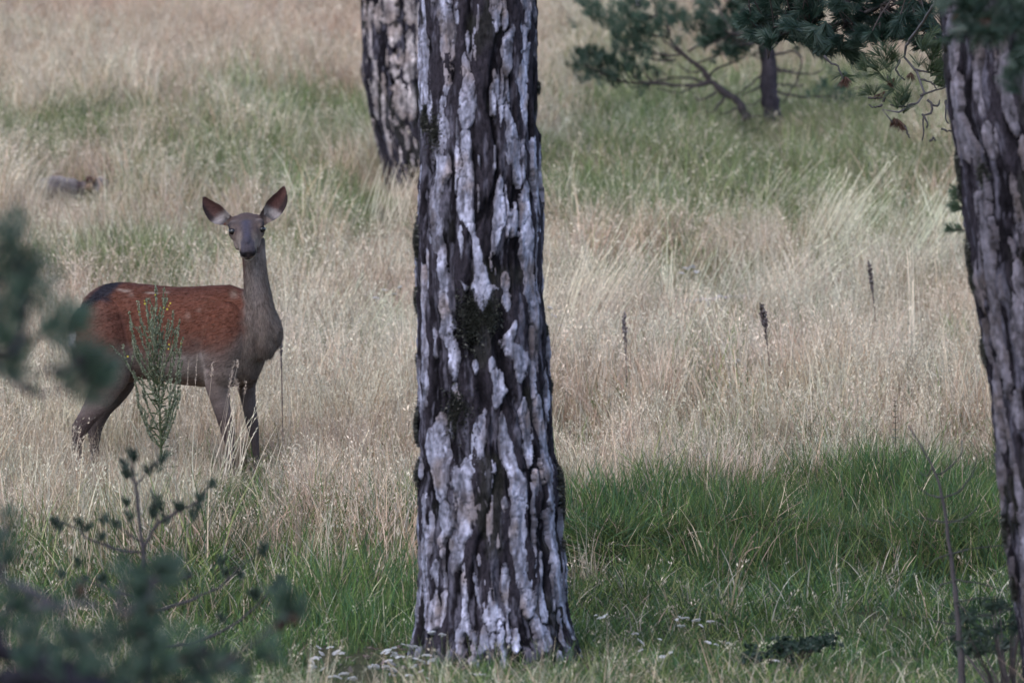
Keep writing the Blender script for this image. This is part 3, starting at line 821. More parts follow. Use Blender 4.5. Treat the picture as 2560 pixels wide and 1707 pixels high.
def build_deer():
    g = np.random.default_rng(3)
    YK = 0.36                                     # the body is turned a little towards the camera
    wb = lambda u: -(u - 440) * YK
    mb = MB()
    sidev = np.array([0.34, 0.94, 0.0])
    # torso
    B = [(190, 800, 872, 20), (200, 770, 905, 46), (222, 742, 935, 66), (250, 722, 950, 84), (283, 708, 956, 94), (318, 705, 956, 93), (360, 710, 948, 90), (405, 715, 952, 95),
         (450, 717, 960, 101), (500, 716, 966, 101), (550, 713, 968, 93), (595, 713, 962, 82), (630, 724, 938, 70), (658, 752, 908, 58), (684, 792, 880, 42), (700, 822, 858, 20)]
    B = catmull(np.array(B, float), 60)
    path = np.array([DP(u, (a + b) / 2, wb(u)) for u, a, b, h in B])
    # blunt cross-section: superellipse through two tubes
    V, T, Q = sweep(path, B[:, 3] * S, (B[:, 2] - B[:, 1]) / 2 * S, 40, sidev)
    mb.add(V, T, Q)
    # neck
    Nk = [(645, 878, -62, 40, 50), (652, 850, -72, 43, 58), (653, 815, -78, 43, 56), (649, 775, -84, 38.5, 47), (644, 735, -88, 34.5, 40), (640, 700, -90, 31, 36), (637, 665, -90, 29.5, 34), (634, 630, -86, 30, 34), (630, 600, -82, 32, 32)]
    Nk = catmull(np.array(Nk, float), 30)
    V, T, Q = sweep([DP(a, b, c) for a, b, c, _, _ in Nk], Nk[:, 3] * S, Nk[:, 4] * S, 28, (1, 0.1, 0)); mb.add(V, T, Q)
    # nape running back into the withers, and the brisket
    def ell(u, v, w, a, b, c, rot=None):
        V, T, Q = ellipsoid((0, 0, 0), (a * S, b * S, c * S))
        if rot:
            ang = R(rot); V = V @ np.array([[math.cos(ang), 0, math.sin(ang)], [0, 1, 0], [-math.sin(ang), 0, math.cos(ang)]])
        mb.add(V + DP(u, v, w), T, Q)
    ell(640, 770, -60, 32, 44, 62)
    ell(671, 843, -32, 33, 42, 38, 20)            # far point of the shoulder
    ell(622, 862, -100, 32, 30, 50)               # near point of the shoulder
    ell(560, 850, -118, 54, 34, 95, -8)           # near shoulder blade
    ell(556, 925, -112, 38, 30, 50)
    ell(615, 925, -20, 34, 32, 46)
    ell(268, 850, -18, 74, 52, 108, 12)           # near haunch
    ell(275, 850, 108, 70, 50, 104, 12)
    # legs: (u, v, w, half-width along the photo, half-depth)
    def leg(pts, n=36):
        pts = catmull(np.array(pts, float), n)
        V, T, Q = sweep([DP(a, b, c) for a, b, c, _, _ in pts], pts[:, 3] * S, pts[:, 4] * S, 18, (1, 0, 0)); mb.add(V, T, Q)
    near_fore = [(548, 880, -108, 36, 28), (545, 930, -108, 34, 26), (545, 965, -108, 31, 23), (551, 1000, -106, 25, 20), (558, 1035, -104, 20, 18), (565, 1062, -104, 18.5, 18), (570, 1084, -104, 17, 16), (574, 1108, -104, 11.5, 12), (578, 1150, -104, 9.5, 10), (582, 1190, -104, 9.5, 10), (585, 1212, -105, 12, 12), (590, 1232, -108, 10, 10), (596, 1246, -112, 12, 12)]
    far_fore = [(612, 900, 4, 34, 26), (615, 945, 4, 27, 22), (618, 980, 4, 21, 18), (624, 1020, 4, 17, 15), (630, 1055, 4, 15.5, 15), (634, 1075, 4, 14, 13), (637, 1100, 4, 10.5, 11), (640, 1140, 4, 9, 9.5), (643, 1180, 4, 9, 9.5), (646, 1202, 3, 11.5, 11), (650, 1222, 0, 9.5, 9.5), (656, 1236, -4, 12, 11)]
    near_hind = [(268, 890, -20, 66, 44), (276, 935, -18, 52, 36), (264, 970, -14, 38, 28), (244, 1005, -10, 31, 20), (220, 1040, -8, 24, 16), (202, 1068, -8, 21, 14), (196, 1088, -8, 18, 13), (193, 1115, -8, 13, 11), (195, 1160, -10, 10, 10.5), (199, 1200, -12, 10, 10.5), (202, 1216, -13, 12.5, 12), (208, 1234, -16, 10, 10), (215, 1248, -20, 12, 12)]
    far_hind = [(292, 890, 108, 58, 42), (298, 945, 108, 44, 34), (282, 985, 110, 33, 24), (260, 1018, 112, 25, 17), (246, 1045, 112, 21.5, 14), (238, 1070, 112, 19, 13), (236, 1092, 112, 16, 12), (236, 1120, 112, 12, 11), (239, 1160, 110, 10, 10), (243, 1194, 108, 10, 10), (246, 1210, 107, 12, 11), (252, 1226, 104, 10, 10), (259, 1240, 100, 12, 12)]
    for L_ in (near_fore, far_fore, near_hind, far_hind): leg(L_)
    # hock points
    ell(186, 1070, -8, 6, 8, 14); ell(228, 1070, 112, 6, 8, 13)
    # tail
    tl = catmull(np.array([(206, 775, 84, 12, 10), (192, 800, 88, 12, 9), (184, 830, 90, 11, 8), (182, 858, 88, 8, 6), (184, 874, 86, 4, 4)], float), 14)
    V, T, Q = sweep([DP(a, b, c) for a, b, c, _, _ in tl], tl[:, 3] * S, tl[:, 4] * S, 12, (1, 0, 0)); mb.add(V, T, Q)
    # head: axis runs from the back of the skull to the nose, towards the camera and down
    AX = np.array([0.035, 0.53, -0.83]); AX /= np.linalg.norm(AX)      # in (u, v, w)
    C0 = np.array([616.0, 568.0, -100.0])
    HS = [(-44, 16, 12), (-36, 27, 20), (-22, 38, 26), (-5, 43, 29), (10, 44.5, 31), (22, 45, 32), (32, 42, 32), (45, 34, 31), (60, 27.5, 28), (75, 23.5, 25), (88, 22, 23), (99, 21.5, 20.5), (107, 19, 17), (113, 13, 12)]
    HS = catmull(np.array(HS, float), 40)
    roll = R(-4)
    up = np.array([math.sin(roll), -math.cos(roll), 0]); up = up - up.dot(AX) * AX; up /= np.linalg.norm(up)
    sd = np.cross(up, AX)
    def H(t, s=0.0, h=0.0):
        q = C0 + AX * t + sd * s + up * h
        return DP(*q)
    Hd = lambda vec: np.array([vec[0], vec[2], -vec[1]])
    V, T, Q = sweep([H(t, 0, -0.13 * max(t - 40, 0)) for t, _, _ in HS], HS[:, 1] * S, HS[:, 2] * S, 30, Hd(sd)); mb.add(V, T, Q)
    def hell(t, s, h, a, b, c):
        V, T, Q = ellipsoid((0, 0, 0), (a * S, b * S, c * S), 16, 10)
        M = np.stack([Hd(sd), Hd(AX), Hd(up)], 0)
        mb.add(V @ M + H(t, s, h), T, Q)
    for sg in (-1, 1):
        hell(18, sg * 34, 20, 12, 20, 9)           # brow ridge
        hell(34, sg * 23, -15, 12, 42, 14)         # cheek
        hell(102, sg * 13, -5, 7.5, 10, 8)            # nostril wings
        hell(94, sg * 11, -20, 10, 14, 8)          # upper lip
    hell(-6, 0, 15, 26, 26, 13)                    # forehead
    for sg in (-1, 1): hell(-12, sg * 24, 10, 17, 22, 13)
    hell(62, 0, 16, 12, 40, 9)                     # bridge of the nose
    hell(84, 0, -32, 13, 22, 9)                    # lower jaw
    hell(22, 0, -30, 26, 34, 16)
    # ears: cupped shells, opening to the camera
    def ear(Ein, Eout, bowl, w0, w1, n=26, m=15):
        a = catmull(np.array(Ein, float), n); b = catmull(np.array(Eout, float), n)
        s = np.linspace(-1, 1, m)
        t = np.linspace(0, 1, n)
        P2 = a[:, None, :] * (1 - s[None, :, None]) / 2 + b[:, None, :] * (1 + s[None, :, None]) / 2
        width = np.linalg.norm(a - b, axis=1)
        wv = (w0 + (w1 - w0) * t)[:, None] + bowl * (width / width.max())[:, None] * (1 - np.abs(s) ** 2.2)[None, :]
        th = 3.6
        inner = np.array([[DP(P2[i, j, 0], P2[i, j, 1], wv[i, j]) for j in range(m)] for i in range(n)])
        outer = np.array([[DP(P2[i, j, 0], P2[i, j, 1], wv[i, j] + th + 1.0) for j in range(m)] for i in range(n)])
        V = np.concatenate([inner.reshape(-1, 3), outer.reshape(-1, 3)])
        N_ = n * m
        i = np.arange(n - 1)[:, None] * m; j = np.arange(m - 1)[None, :]
        q = np.stack([i + j, i + j + 1, i + m + j + 1, i + m + j], -1).reshape(-1, 4)
        Q = [q, q[:, ::-1] + N_]
        def strip(ix):
            ix = np.array(ix); return np.stack([ix[:-1], ix[:-1] + N_, ix[1:] + N_, ix[1:]], -1)
        Q.append(strip(np.arange(m)));  Q.append(strip(np.arange(m)[::-1] + (n - 1) * m))
        Q.append(strip((np.arange(n) * m)[::-1])); Q.append(strip(np.arange(n) * m + m - 1))
        mb.add(V, None, np.concatenate(Q))
    ear([(586, 549), (576, 538), (566, 527), (554, 515), (540, 506), (525, 498), (514, 491), (508, 491)],
        [(574, 566), (561, 564), (546, 562), (532, 558), (519, 547), (509, 527), (504, 507), (506, 492)], 20, -98, -108)
    ear([(645, 542), (651, 532), (658, 519), (667, 503), (680, 490), (694, 477), (704, 467), (710, 464)],
        [(662, 564), (673, 557), (687, 550), (702, 538), (713, 522), (719, 504), (718, 482), (713, 466)], 20, -98, -108)
    V = np.concatenate(mb.V); T = np.concatenate(mb.T); Qd = np.concatenate(mb.Q)
    me0 = make_mesh('deer_raw', V, [T, Qd])
    tmp = bpy.data.objects.new('deer_raw', me0); COL.objects.link(tmp)
    md = tmp.modifiers.new('r', 'REMESH'); md.mode = 'VOXEL'; md.voxel_size = 0.0042; md.adaptivity = 0.0
    sm = tmp.modifiers.new('s', 'SMOOTH'); sm.factor = 0.5; sm.iterations = 7
    dg = bpy.context.evaluated_depsgraph_get()
    me = bpy.data.meshes.new_from_object(tmp.evaluated_get(dg))
    me.name = 'deer_body'
    bpy.data.objects.remove(tmp)
    nv = len(me.vertices)
    co = np.zeros(nv * 3, np.float32); me.vertices.foreach_get('co', co); co = co.reshape(-1, 3).astype(float)
    no = np.zeros(nv * 3, np.float32); me.vertices.foreach_get('normal', no); no = no.reshape(-1, 3).astype(float)
    # local photo-like coordinates of every vertex
    w = (co[:, 1] - DD) / S; u = co[:, 0] * F / co[:, 1] + 1280; v = 853.5 - co[:, 2] * F / co[:, 1]
    # muscle relief and hair lie
    co += no * (0.0012 * fbm(co[:, 0] * 14, co[:, 1] * 14, co[:, 2] * 14, 5, 3))[:, None]
    # coat colour by place on its body, with some light and shade painted in
    red = np.array([0.115, 0.043, 0.028]); dred = np.array([0.062, 0.026, 0.020]); grey = np.array([0.150, 0.112, 0.103]); palec = np.array([0.26, 0.215, 0.20])
    neckc = np.array([0.132, 0.102, 0.090]); legc = np.array([0.055, 0.038, 0.037]); black = np.array([0.018, 0.016, 0.021]); facec = np.array([0.070, 0.051, 0.046])
    n1 = fbm(co[:, 0] * 9, co[:, 1] * 9, co[:, 2] * 16, 21, 4); n2 = fbm(co[:, 0] * 50, co[:, 1] * 60, co[:, 2] * 150, 22, 3)
    def mixc(c, b, f): f = np.clip(f, 0, 1)[:, None]; return c * (1 - f) + np.asarray(b) * f
    c = np.tile(red, (nv, 1))
    c = mixc(c, dred, (1 - sstep(705, 770, v)) * 0.55 + 0.25 * n1)
    c = mixc(c, dred, np.exp(-((u - 300) / 34) ** 2) * sstep(760, 800, v) * (1 - sstep(860, 930, v)) * 0.75)      # shade of the fold before the haunch, painted into the coat
    c = mixc(c, np.array([0.125, 0.070, 0.058]), (1 - sstep(225, 300, u)) * 0.6)
    c = mixc(c, grey * 0.95, sstep(820 + 26 * n1, 940 + 20 * n1, v + np.clip((u - 440) * 0.04, -20, 12)) * 0.9)
    c = mixc(c, palec, np.exp(-((u - 455) / 70) ** 2) * sstep(872, 900, v) * (1 - sstep(930, 955, v)) * 0.9)  # pale lit edge of the belly, painted into the coat
    c = mixc(c, np.array([0.16, 0.12, 0.10]), sstep(948, 962, v) * (u > 340) * (u < 510))
    c = mixc(c, palec * 1.05, np.exp(-((u - 505 - (v - 900) * 0.12) / 9) ** 2) * sstep(872, 890, v) * (1 - sstep(950, 970, v)) * 0.8)   # pale fold behind the elbow
    c = mixc(c, palec * 0.9, np.exp(-((u - 330) / 22) ** 2 - ((v - 895) / 22) ** 2) * 0.7)
    # dark stripe over the rump, pale edge of the tail
    rump = np.exp(-(((u - 235) * 0.80 + (v - 745) * 0.6) / 60) ** 2 - (((v - 745) * 0.80 - (235 - u) * 0.6 - 3) / 17) ** 2)
    c = mixc(c, black, sstep(0.22, 0.85, rump + 0.22 * n1))
    rump2 = np.exp(-((u - 268) / 17) ** 2 - ((v - 742) / 20) ** 2)
    c = mixc(c, black, sstep(0.25, 1.0, rump2 + 0.2 * n1) * 0.8)
    c = mixc(c, np.array([0.55, 0.53, 0.55]), (u < 190 + 3 * n1) * sstep(818, 840, v) * (1 - sstep(858, 876, v)) * 0.75)
    # faint last spots of the young coat along the back
    for (pu, pv, su, sv, k_) in [(316, 727, 10, 3.5, .45), (300, 724, 6, 2.5, .35), (378, 732, 10, 2.4, .6), (395, 733, 7, 2, .4), (419, 731, 6, 2.5, .35), (586, 736, 8, 10, .28), (330, 737, 5, 5, .25), (470, 790, 6, 10, .15), (500, 775, 5, 4, .2)]:
        c = mixc(c, np.array([0.42, 0.33, 0.28]), np.exp(-((u - pu) / su) ** 2 - ((v - pv) / sv) ** 2) * k_ * 1.3)
    # neck and chest
    bw = 8 + np.clip((v - 760) * 0.22, 0, 34)
    nk = sstep(608 - bw, 608 + bw, u + 8 * n1 + np.clip((v - 830) * 0.6, 0, 90)) * (w < 40)
    c = mixc(c, neckc, nk)
    c = mixc(c, neckc * 0.62, nk * np.exp(-((u - 632 - (v - 780) * 0.06) / 7) ** 2) * sstep(765, 790, v) * (0.6 + 0.7 * n1))
    c = mixc(c, np.array([0.20, 0.165, 0.16]), nk * np.exp(-((u - 640) / 18) ** 2) * (1 - sstep(720, 800, v)) * 0.6)
    # legs
    hind_line = 958 + (u < 330) * 10
    lg = sstep(955, 1010, v)
    c = mixc(c, np.array([0.15, 0.115, 0.108]), lg * 0.85)
    c = mixc(c, legc, sstep(1010, 1060, v) * 0.9)
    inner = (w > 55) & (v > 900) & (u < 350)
    c = mixc(c, np.array([0.060, 0.047, 0.045]), inner * sstep(930, 960, v) * 0.85)  # far hind leg coloured darker
    c = mixc(c, np.array([0.055, 0.043, 0.043]), ((w > -50) & (u > 590) & (u < 665) & (v > 945)) * 0.7)  # far fore leg coloured darker
    c = mixc(c, np.array([0.030, 0.026, 0.026]), sstep(1232, 1238, v))
    # head
    rel = np.stack([u - C0[0], v - C0[1], w - C0[2]], -1)
    t = rel @ AX; s_ = rel @ sd; h_ = rel @ up + 0.13 * np.maximum(t - 40, 0)
    head = (t > -50) & (t < 125) & (np.abs(s_) < 52) & (h_ > -46) & (h_ < 50) & (v < 662) & (w < -60)
    hd = head.astype(float)
    c = mixc(c, facec, hd)
    c = mixc(c, np.array([0.125, 0.082, 0.070]), hd * sstep(14, 26, np.abs(s_)) * sstep(20, 40, t) * (1 - sstep(75, 90, t)) * 0.6)
    c = mixc(c, np.array([0.046, 0.042, 0.062]), hd * np.exp(-(s_ / 14) ** 2) * sstep(6, 24, t) * (1 - sstep(96, 104, t)) * (h_ > 0) * 0.95)    # grey-blue blaze
    c = mixc(c, np.array([0.070, 0.045, 0.043]), hd * np.exp(-((t + 12) / 16) ** 2) * (h_ > 10) * 0.7)
    for sg in (-1, 1):
        c = mixc(c, black * 0.9, hd * np.exp(-(((t - 24) / 14) ** 2 + ((s_ - sg * 39) / 11) ** 2 + ((h_ - 14) / 13) ** 2)) * 1.9)
        c = mixc(c, np.array([0.17, 0.135, 0.125]), hd * np.exp(-(((t - 8) / 9) ** 2 + ((s_ - sg * 32) / 9) ** 2)) * (h_ > 5) * 0.55)
        c = mixc(c, black * 1.3, hd * np.exp(-(((t - 44) / 11) ** 2 + ((s_ - sg * 27) / 4) ** 2)) * (h_ > 0) * 0.7)
        c = mixc(c, np.array([0.20, 0.15, 0.13]), hd * np.exp(-(((t - 42) / 12) ** 2 + ((s_ - sg * 35) / 5) ** 2)) * 0.5)
        c = mixc(c, np.array([0.006, 0.005, 0.006]), hd * (t > 92) * np.exp(-(((s_ - sg * 14) / 7) ** 2 + ((h_ - 1) / 6) ** 2)) * 1.7)
        c = mixc(c, np.array([0.30, 0.26, 0.24]), hd * np.exp(-(((s_ - sg * 13) / 8) ** 2 + ((h_ + 13) / 4.5) ** 2)) * sstep(80, 92, t) * 0.95)
    nose = hd * sstep(99, 104, t) * (h_ > -7) * (h_ < 7) * (np.abs(s_) < 18)
    c = mixc(c, np.array([0.150, 0.118, 0.104]), hd * sstep(50, 66, t) * (1 - sstep(98, 104, t)) * sstep(9, 17, np.abs(s_)) * 0.8)
    c = mixc(c, np.array([0.044, 0.038, 0.050]), hd * sstep(74, 88, t) * (np.abs(s_) < 17) * (h_ > 2) * 0.85)
    c = mixc(c, np.array([0.014, 0.012, 0.015]), nose * 0.8)
    c = mixc(c, np.array([0.045, 0.034, 0.038]), hd * (np.abs(s_) < 3) * (t > 100) * (h_ < 4) * (h_ > -18))
    c = mixc(c, np.array([0.02, 0.016, 0.018]), hd * (np.abs(h_ + 19.5 - 0.010 * s_ ** 2) < 1.5) * (t > 72))                # mouth line
    c = mixc(c, np.array([0.27, 0.235, 0.215]), hd * (h_ < -21) * sstep(60, 80, t) * 0.8)
    # ears
    for (E, tipx, sg) in (((583, 557), (507, 491), -1), ((652, 552), (712, 464), 1)):
        e0 = np.array(E, float); e1 = np.array(tipx, float); ax = (e1 - e0); Ln = np.linalg.norm(ax); ax /= Ln
        q = np.stack([u - e0[0], v - e0[1]], -1); te = q @ ax / Ln; pe = q @ np.array([-ax[1], ax[0]])
        onear = ((te > 0.16) & (te < 1.1) & (np.abs(pe) < 40) & ((u < 574) | (u > 660)) & (v < 572) & (w > -118)).astype(float)
        front = (no[:, 1] < 0.15)
        c = mixc(c, np.array([0.10, 0.07, 0.065]), onear)
        c = mixc(c, np.array([0.078, 0.040, 0.038]), onear * front * 0.9)
        c = mixc(c, np.array([0.17, 0.075, 0.068]), onear * front * np.exp(-((te - 0.62) / 0.25) ** 2 - ((pe + sg * -4) / 9) ** 2) * (0.75 if sg > 0 else 0.3))
        c = mixc(c, np.array([0.30, 0.27, 0.27]), onear * front * (1 - sstep(0.30, 0.46, te + 0.03 * n2 - sg * pe * 0.002)) * 0.75)
        c = mixc(c, np.array([0.024, 0.018, 0.020]), onear * ~front * sstep(0.5, 0.8, te) * 0.5)
        hwE = 27 * np.sqrt(np.clip(np.sin(np.pi * np.clip(te * 0.86 + 0.10, 0, 1)), 0.02, 1))
        c = mixc(c, np.array([0.022, 0.016, 0.018]), onear * sstep(0.62, 0.9, np.abs(pe) / hwE) * sstep(0.35, 0.5, te) * 0.85)
        edge = onear * sstep(0.95, 1.03, te)
        c = mixc(c, np.array([0.35, 0.33, 0.34]), edge * 0.7)
        dk = onear * (1 - sstep(0.18, 0.3, te)) * (np.sign(pe) * sg > 0)
        c = mixc(c, black, dk * 0.75)
    n3 = fbm(co[:, 0] * 34 + co[:, 2] * 14, co[:, 1] * 40, co[:, 2] * 170 - co[:, 0] * 50, 23, 3); n3 = np.where(hd > 0, fbm(co[:, 0] * 120, co[:, 1] * 60, co[:, 2] * 60, 25, 3) * 1.6, n3)
    n3 = np.where((u > 604) & (hd == 0), fbm(co[:, 0] * 170, co[:, 1] * 170, co[:, 2] * 34, 24, 3), n3)
    c = c * (1 + 0.08 * n2[:, None] + 0.16 * n1[:, None] + (0.24 * n3 * (1 - 0.6 * hd))[:, None])
    c = np.clip(c, 0.006, 1)
    org = DP(596, 1252, -110)
    root = thing('deer', 'reddish brown hind standing in dry grass and looking at the camera', 'deer', org)
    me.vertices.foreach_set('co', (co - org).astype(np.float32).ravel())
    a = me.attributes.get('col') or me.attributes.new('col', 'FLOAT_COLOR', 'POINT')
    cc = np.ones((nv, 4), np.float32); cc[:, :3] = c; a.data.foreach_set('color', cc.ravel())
    me.polygons.foreach_set('use_smooth', np.ones(len(me.polygons), bool))
    me.materials.clear(); me.update()
    body = obj('body', me, M_COAT, root)
    # eyes
    for (eu, ev, sgn) in ((580.5, 579.0, -1), (655.5, 573.5, 1)):
        # walk towards the camera-facing surface of the head near the eye
        k = np.argmin((u - eu) ** 2 + (v - ev) ** 2 + 400 * (w > -95))
        ew = w[k]
        V, T, Q = ellipsoid((0, 0, 0), (9.6 * S, 8.0 * S, 7.8 * S), 20, 12)
        p = DP(eu + (-0.5 * sgn), ev, ew - 0.5)
        e = obj('eye', make_mesh('eye', V, [T, Q]), M_EYE, root); e.location = (p - org)
    # short hairs of the coat
    nh = 78000
    k = g.integers(0, nv, nh)
    ok = (v[k] < 1200)
    k = k[ok]; nh = len(k)
    uu, vv_, ww = u[k], v[k], w[k]
    flow = np.tile(np.array([-0.92, 0.33, -0.38]), (nh, 1))              # back and down along the body
    isneck = (uu > 605) & (vv_ > 640); flow[isneck] = [0.02, 0.05, -1]
    isleg = vv_ > 950; flow[isleg] = [-0.05, 0.0, -1]
    hh = head[k]; flow[hh] = Hd(-AX)
    er = (~hh) & (vv_ < 640) & ((uu < 576) | (uu > 658))
    flow[er & (uu < 600)] = [-0.8, 0, 0.6]; flow[er & (uu > 600)] = [0.6, 0, 0.8]
    nn = no[k]
    flow = flow + g.normal(0, 0.16, (nh, 3)); flow -= (flow * nn).sum(1)[:, None] * nn; flow /= np.linalg.norm(flow, axis=1)[:, None] + 1e-6
    dirr = flow + nn * (0.20 + 0.16 * g.random((nh, 1))); dirr /= np.linalg.norm(dirr, axis=1)[:, None]
    ln = np.where(hh | er, 0.005, np.where(isleg, 0.009, 0.019)) * (0.6 + 0.7 * g.random(nh))
    ln = np.where(isneck & ~hh, ln * 1.2, ln)
    sdv = np.cross(dirr, nn); sdv /= np.linalg.norm(sdv, axis=1)[:, None] + 1e-9
    wd = np.where(hh | er, 0.0007, 0.0013)[:, None]
    b = co[k] - nn * 0.001
    V = np.stack([b - sdv * wd, b + sdv * wd, b + dirr * ln[:, None]], 1).reshape(-1, 3) - org
    hc = c[k] * (0.45 + 1.05 * g.random((nh, 1)))
    lite = (g.random(nh) < 0.10) & ~hh & ~er
    hc[lite] = hc[lite] * 0.6 + np.array([0.30, 0.24, 0.2]) * 0.4 * (hc[lite].mean(1, keepdims=True) / 0.13).clip(0, 1)
    fur = obj('fur', make_mesh('fur', V, [np.arange(3 * nh).reshape(-1, 3)], np.repeat(hc, 3, 0), False), M_FUR, root)
    fur['kind'] = 'stuff'
    return root

# ------------------------------------------------------------------ herbs
def mullein_in_flower():
    g = np.random.default_rng(21)
    d = 27.55
    q = lambda u, v, w=0.0: P(u, v, d) + np.array([0, w, 0])
    base = gpoint(407, d)
    root = thing('mullein', 'tall green mullein with a few yellow flowers in front of the deer', 'plant', base)
    st, lf, nb = MB(), MB(), MB()
    main = twig(st, [base, q(402, 1100), q(396, 960), q(390, 830), q(389, 717)], 0.007, 0.0022, 30, 6, (0.10, 0.12, 0.07))
    tips = [(389, 717), (346, 753), (364, 747), (412, 746), (433, 776), (327, 780), (326, 799), (448, 800), (458, 843), (308, 862), (333, 927), (343, 987), (452, 930), (455, 970), (423, 1027), (378, 772), (400, 768),
            (440, 820), (350, 815), (420, 800), (365, 850), (436, 880), (345, 870), (360, 1020), (415, 860), (380, 800), (404, 830), (448, 900), (328, 840), (440, 985), (352, 940), (430, 945), (374, 900), (410, 910)]
    def buds(path, n, r):
        k = g.integers(0, len(path) - 1, n); f = g.random((n, 1))
        p = path[k] * (1 - f) + path[k + 1] * f
        t = path[np.minimum(k + 1, len(path) - 1)] - path[k]; t /= np.linalg.norm(t, axis=1)[:, None] + 1e-9
        o = g.normal(size=(n, 3)); o -= (o * t).sum(1)[:, None] * t; o /= np.linalg.norm(o, axis=1)[:, None]
        s = r * (0.6 + 0.7 * g.random((n, 1)))
        cc = np.array([0.165, 0.190, 0.130]) * (0.55 + 0.9 * g.random((n, 1))) + np.array([0.02, 0.01, 0.015])
        yl = g.random(n) < 0.12; cc[yl] = [0.20, 0.19, 0.12]
        x = np.cross(o, t)
        c0 = p + o * s * 0.7
        V = np.stack([c0 + o * s + t * s * 0.5, c0 + x * s * 0.7, c0 - x * s * 0.7, c0 + t * s * 1.7, c0 - t * s * 0.6], 1).reshape(-1, 3)
        i = np.arange(n)[:, None] * 5
        Tt = np.concatenate([i + np.array([0, 1, 3]), i + np.array([0, 3, 2]), i + np.array([0, 2, 4]), i + np.array([0, 4, 1])])
        nb.add(V, T=Tt, c=np.repeat(cc, 5, 0))
    buds(main[12:], 240, 0.0062)
    for (tu, tv) in tips[1:]:
        # a spire leaves the stem below its tip and curves upward
        drop = 70 + 1.3 * abs(tu - 393) + g.uniform(-10, 30)
        bv = min(tv + drop, 1120)
        bu = np.interp(bv, [717, 830, 960, 1100, 1250], [389, 390, 396, 402, 407])
        w = g.normal(0, 0.05)
        k1 = g.uniform(0.40, 0.72); k2 = g.uniform(0.25, 0.45)
        pa = twig(st, [q(bu, bv), q(bu + (tu - bu) * k1, bv + (tv - bv) * k2, w * 0.6), q(bu + (tu - bu) * 0.88, bv + (tv - bv) * 0.72, w * 0.9), q(tu, tv, w)], 0.0032, 0.0012, 16, 5, (0.10, 0.13, 0.07))
        buds(pa[2:], int(40 + 0.5 * drop), 0.0048)
        for _ in range(2):
            i_ = g.integers(3, 12); e_ = pa[i_] + np.array([g.normal(0, 0.035), g.normal(0, 0.03), 0.05 + 0.07 * g.random()])
            p2_ = twig(st, [pa[i_], (pa[i_] + e_) / 2 + [g.normal(0, .006), 0, -0.006], e_], 0.002, 0.001, 8, 4, (0.10, 0.13, 0.07)); buds(p2_[1:], 22, 0.0044)
    # leaves on the stem
    for k in range(95):
        v = g.uniform(900, 1230); a = g.random() * 6.283
        p = q(np.interp(v, [717, 830, 960, 1100, 1250], [389, 390, 396, 402, 407]), v)
        L = (0.03 + 0.07 * g.random()) * np.interp(v, [900, 1230], [0.6, 1.3])
        dr = np.array([math.cos(a), math.sin(a), 0.5]); dr /= np.linalg.norm(dr); x = np.cross(dr, [0, 0, 1]); x /= np.linalg.norm(x)
        c = np.array([0.14, 0.165, 0.10]) * (0.7 + 0.6 * g.random())
        lf.add([p, p + dr * L * 0.5 + x * L * 0.13, p + dr * L + np.array([0, 0, -0.25 * L]), p + dr * L * 0.5 - x * L * 0.13], Q=[[0, 1, 2, 3]], c=c)
    st.build('stem', M_PLANT, root, base)
    o = nb.build('buds', M_PLANT, root, base, smooth=False); o['kind'] = 'stuff'
    lf.build('leaves', M_PLANT, root, base, smooth=False)['kind'] = 'stuff'
    fl = MB()
    # one five-petalled flower, shared by all
    for k in range(5):
        a = k * 2 * math.pi / 5
        e = np.array([math.cos(a), 0, math.sin(a)]); x = np.array([-math.sin(a), 0, math.cos(a)])
        fl.add([[0, 0, 0], e * 0.007 + x * 0.006 + [0, -0.002, 0], e * 0.013 + [0, -0.003, 0], e * 0.007 - x * 0.006 + [0, -0.002, 0]], Q=[[0, 1, 2, 3]], c=(0.60, 0.52, 0.08))
    V, T, Q = ellipsoid((0, -0.002, 0), (0.003, 0.003, 0.003), 8, 4); fl.add(V, T, Q, (0.55, 0.38, 0.05))
    fm = fl.build('flower', M_PETAL, meshonly=True)
    for (fu, fv, sz) in [(362, 759, .75), (361, 752, .5), (347, 779, .6), (423, 764, .85), (418, 773, .75), (426, 758, .6), (410, 769, .45), (388, 737, .55), (423, 861, .6), (421, 872, .55), (453, 858, .7), (452, 865, .5), (319, 891, .75), (398, 776, .4)]:
        f = obj('flower', fm, None, root)
        f.location = P(fu, fv, d - 0.05) - base; s = 0.62 * sz
        f.scale = (s, s, s); f.rotation_euler = (g.normal(0, 0.4), g.random() * 6, g.normal(0, 0.5))

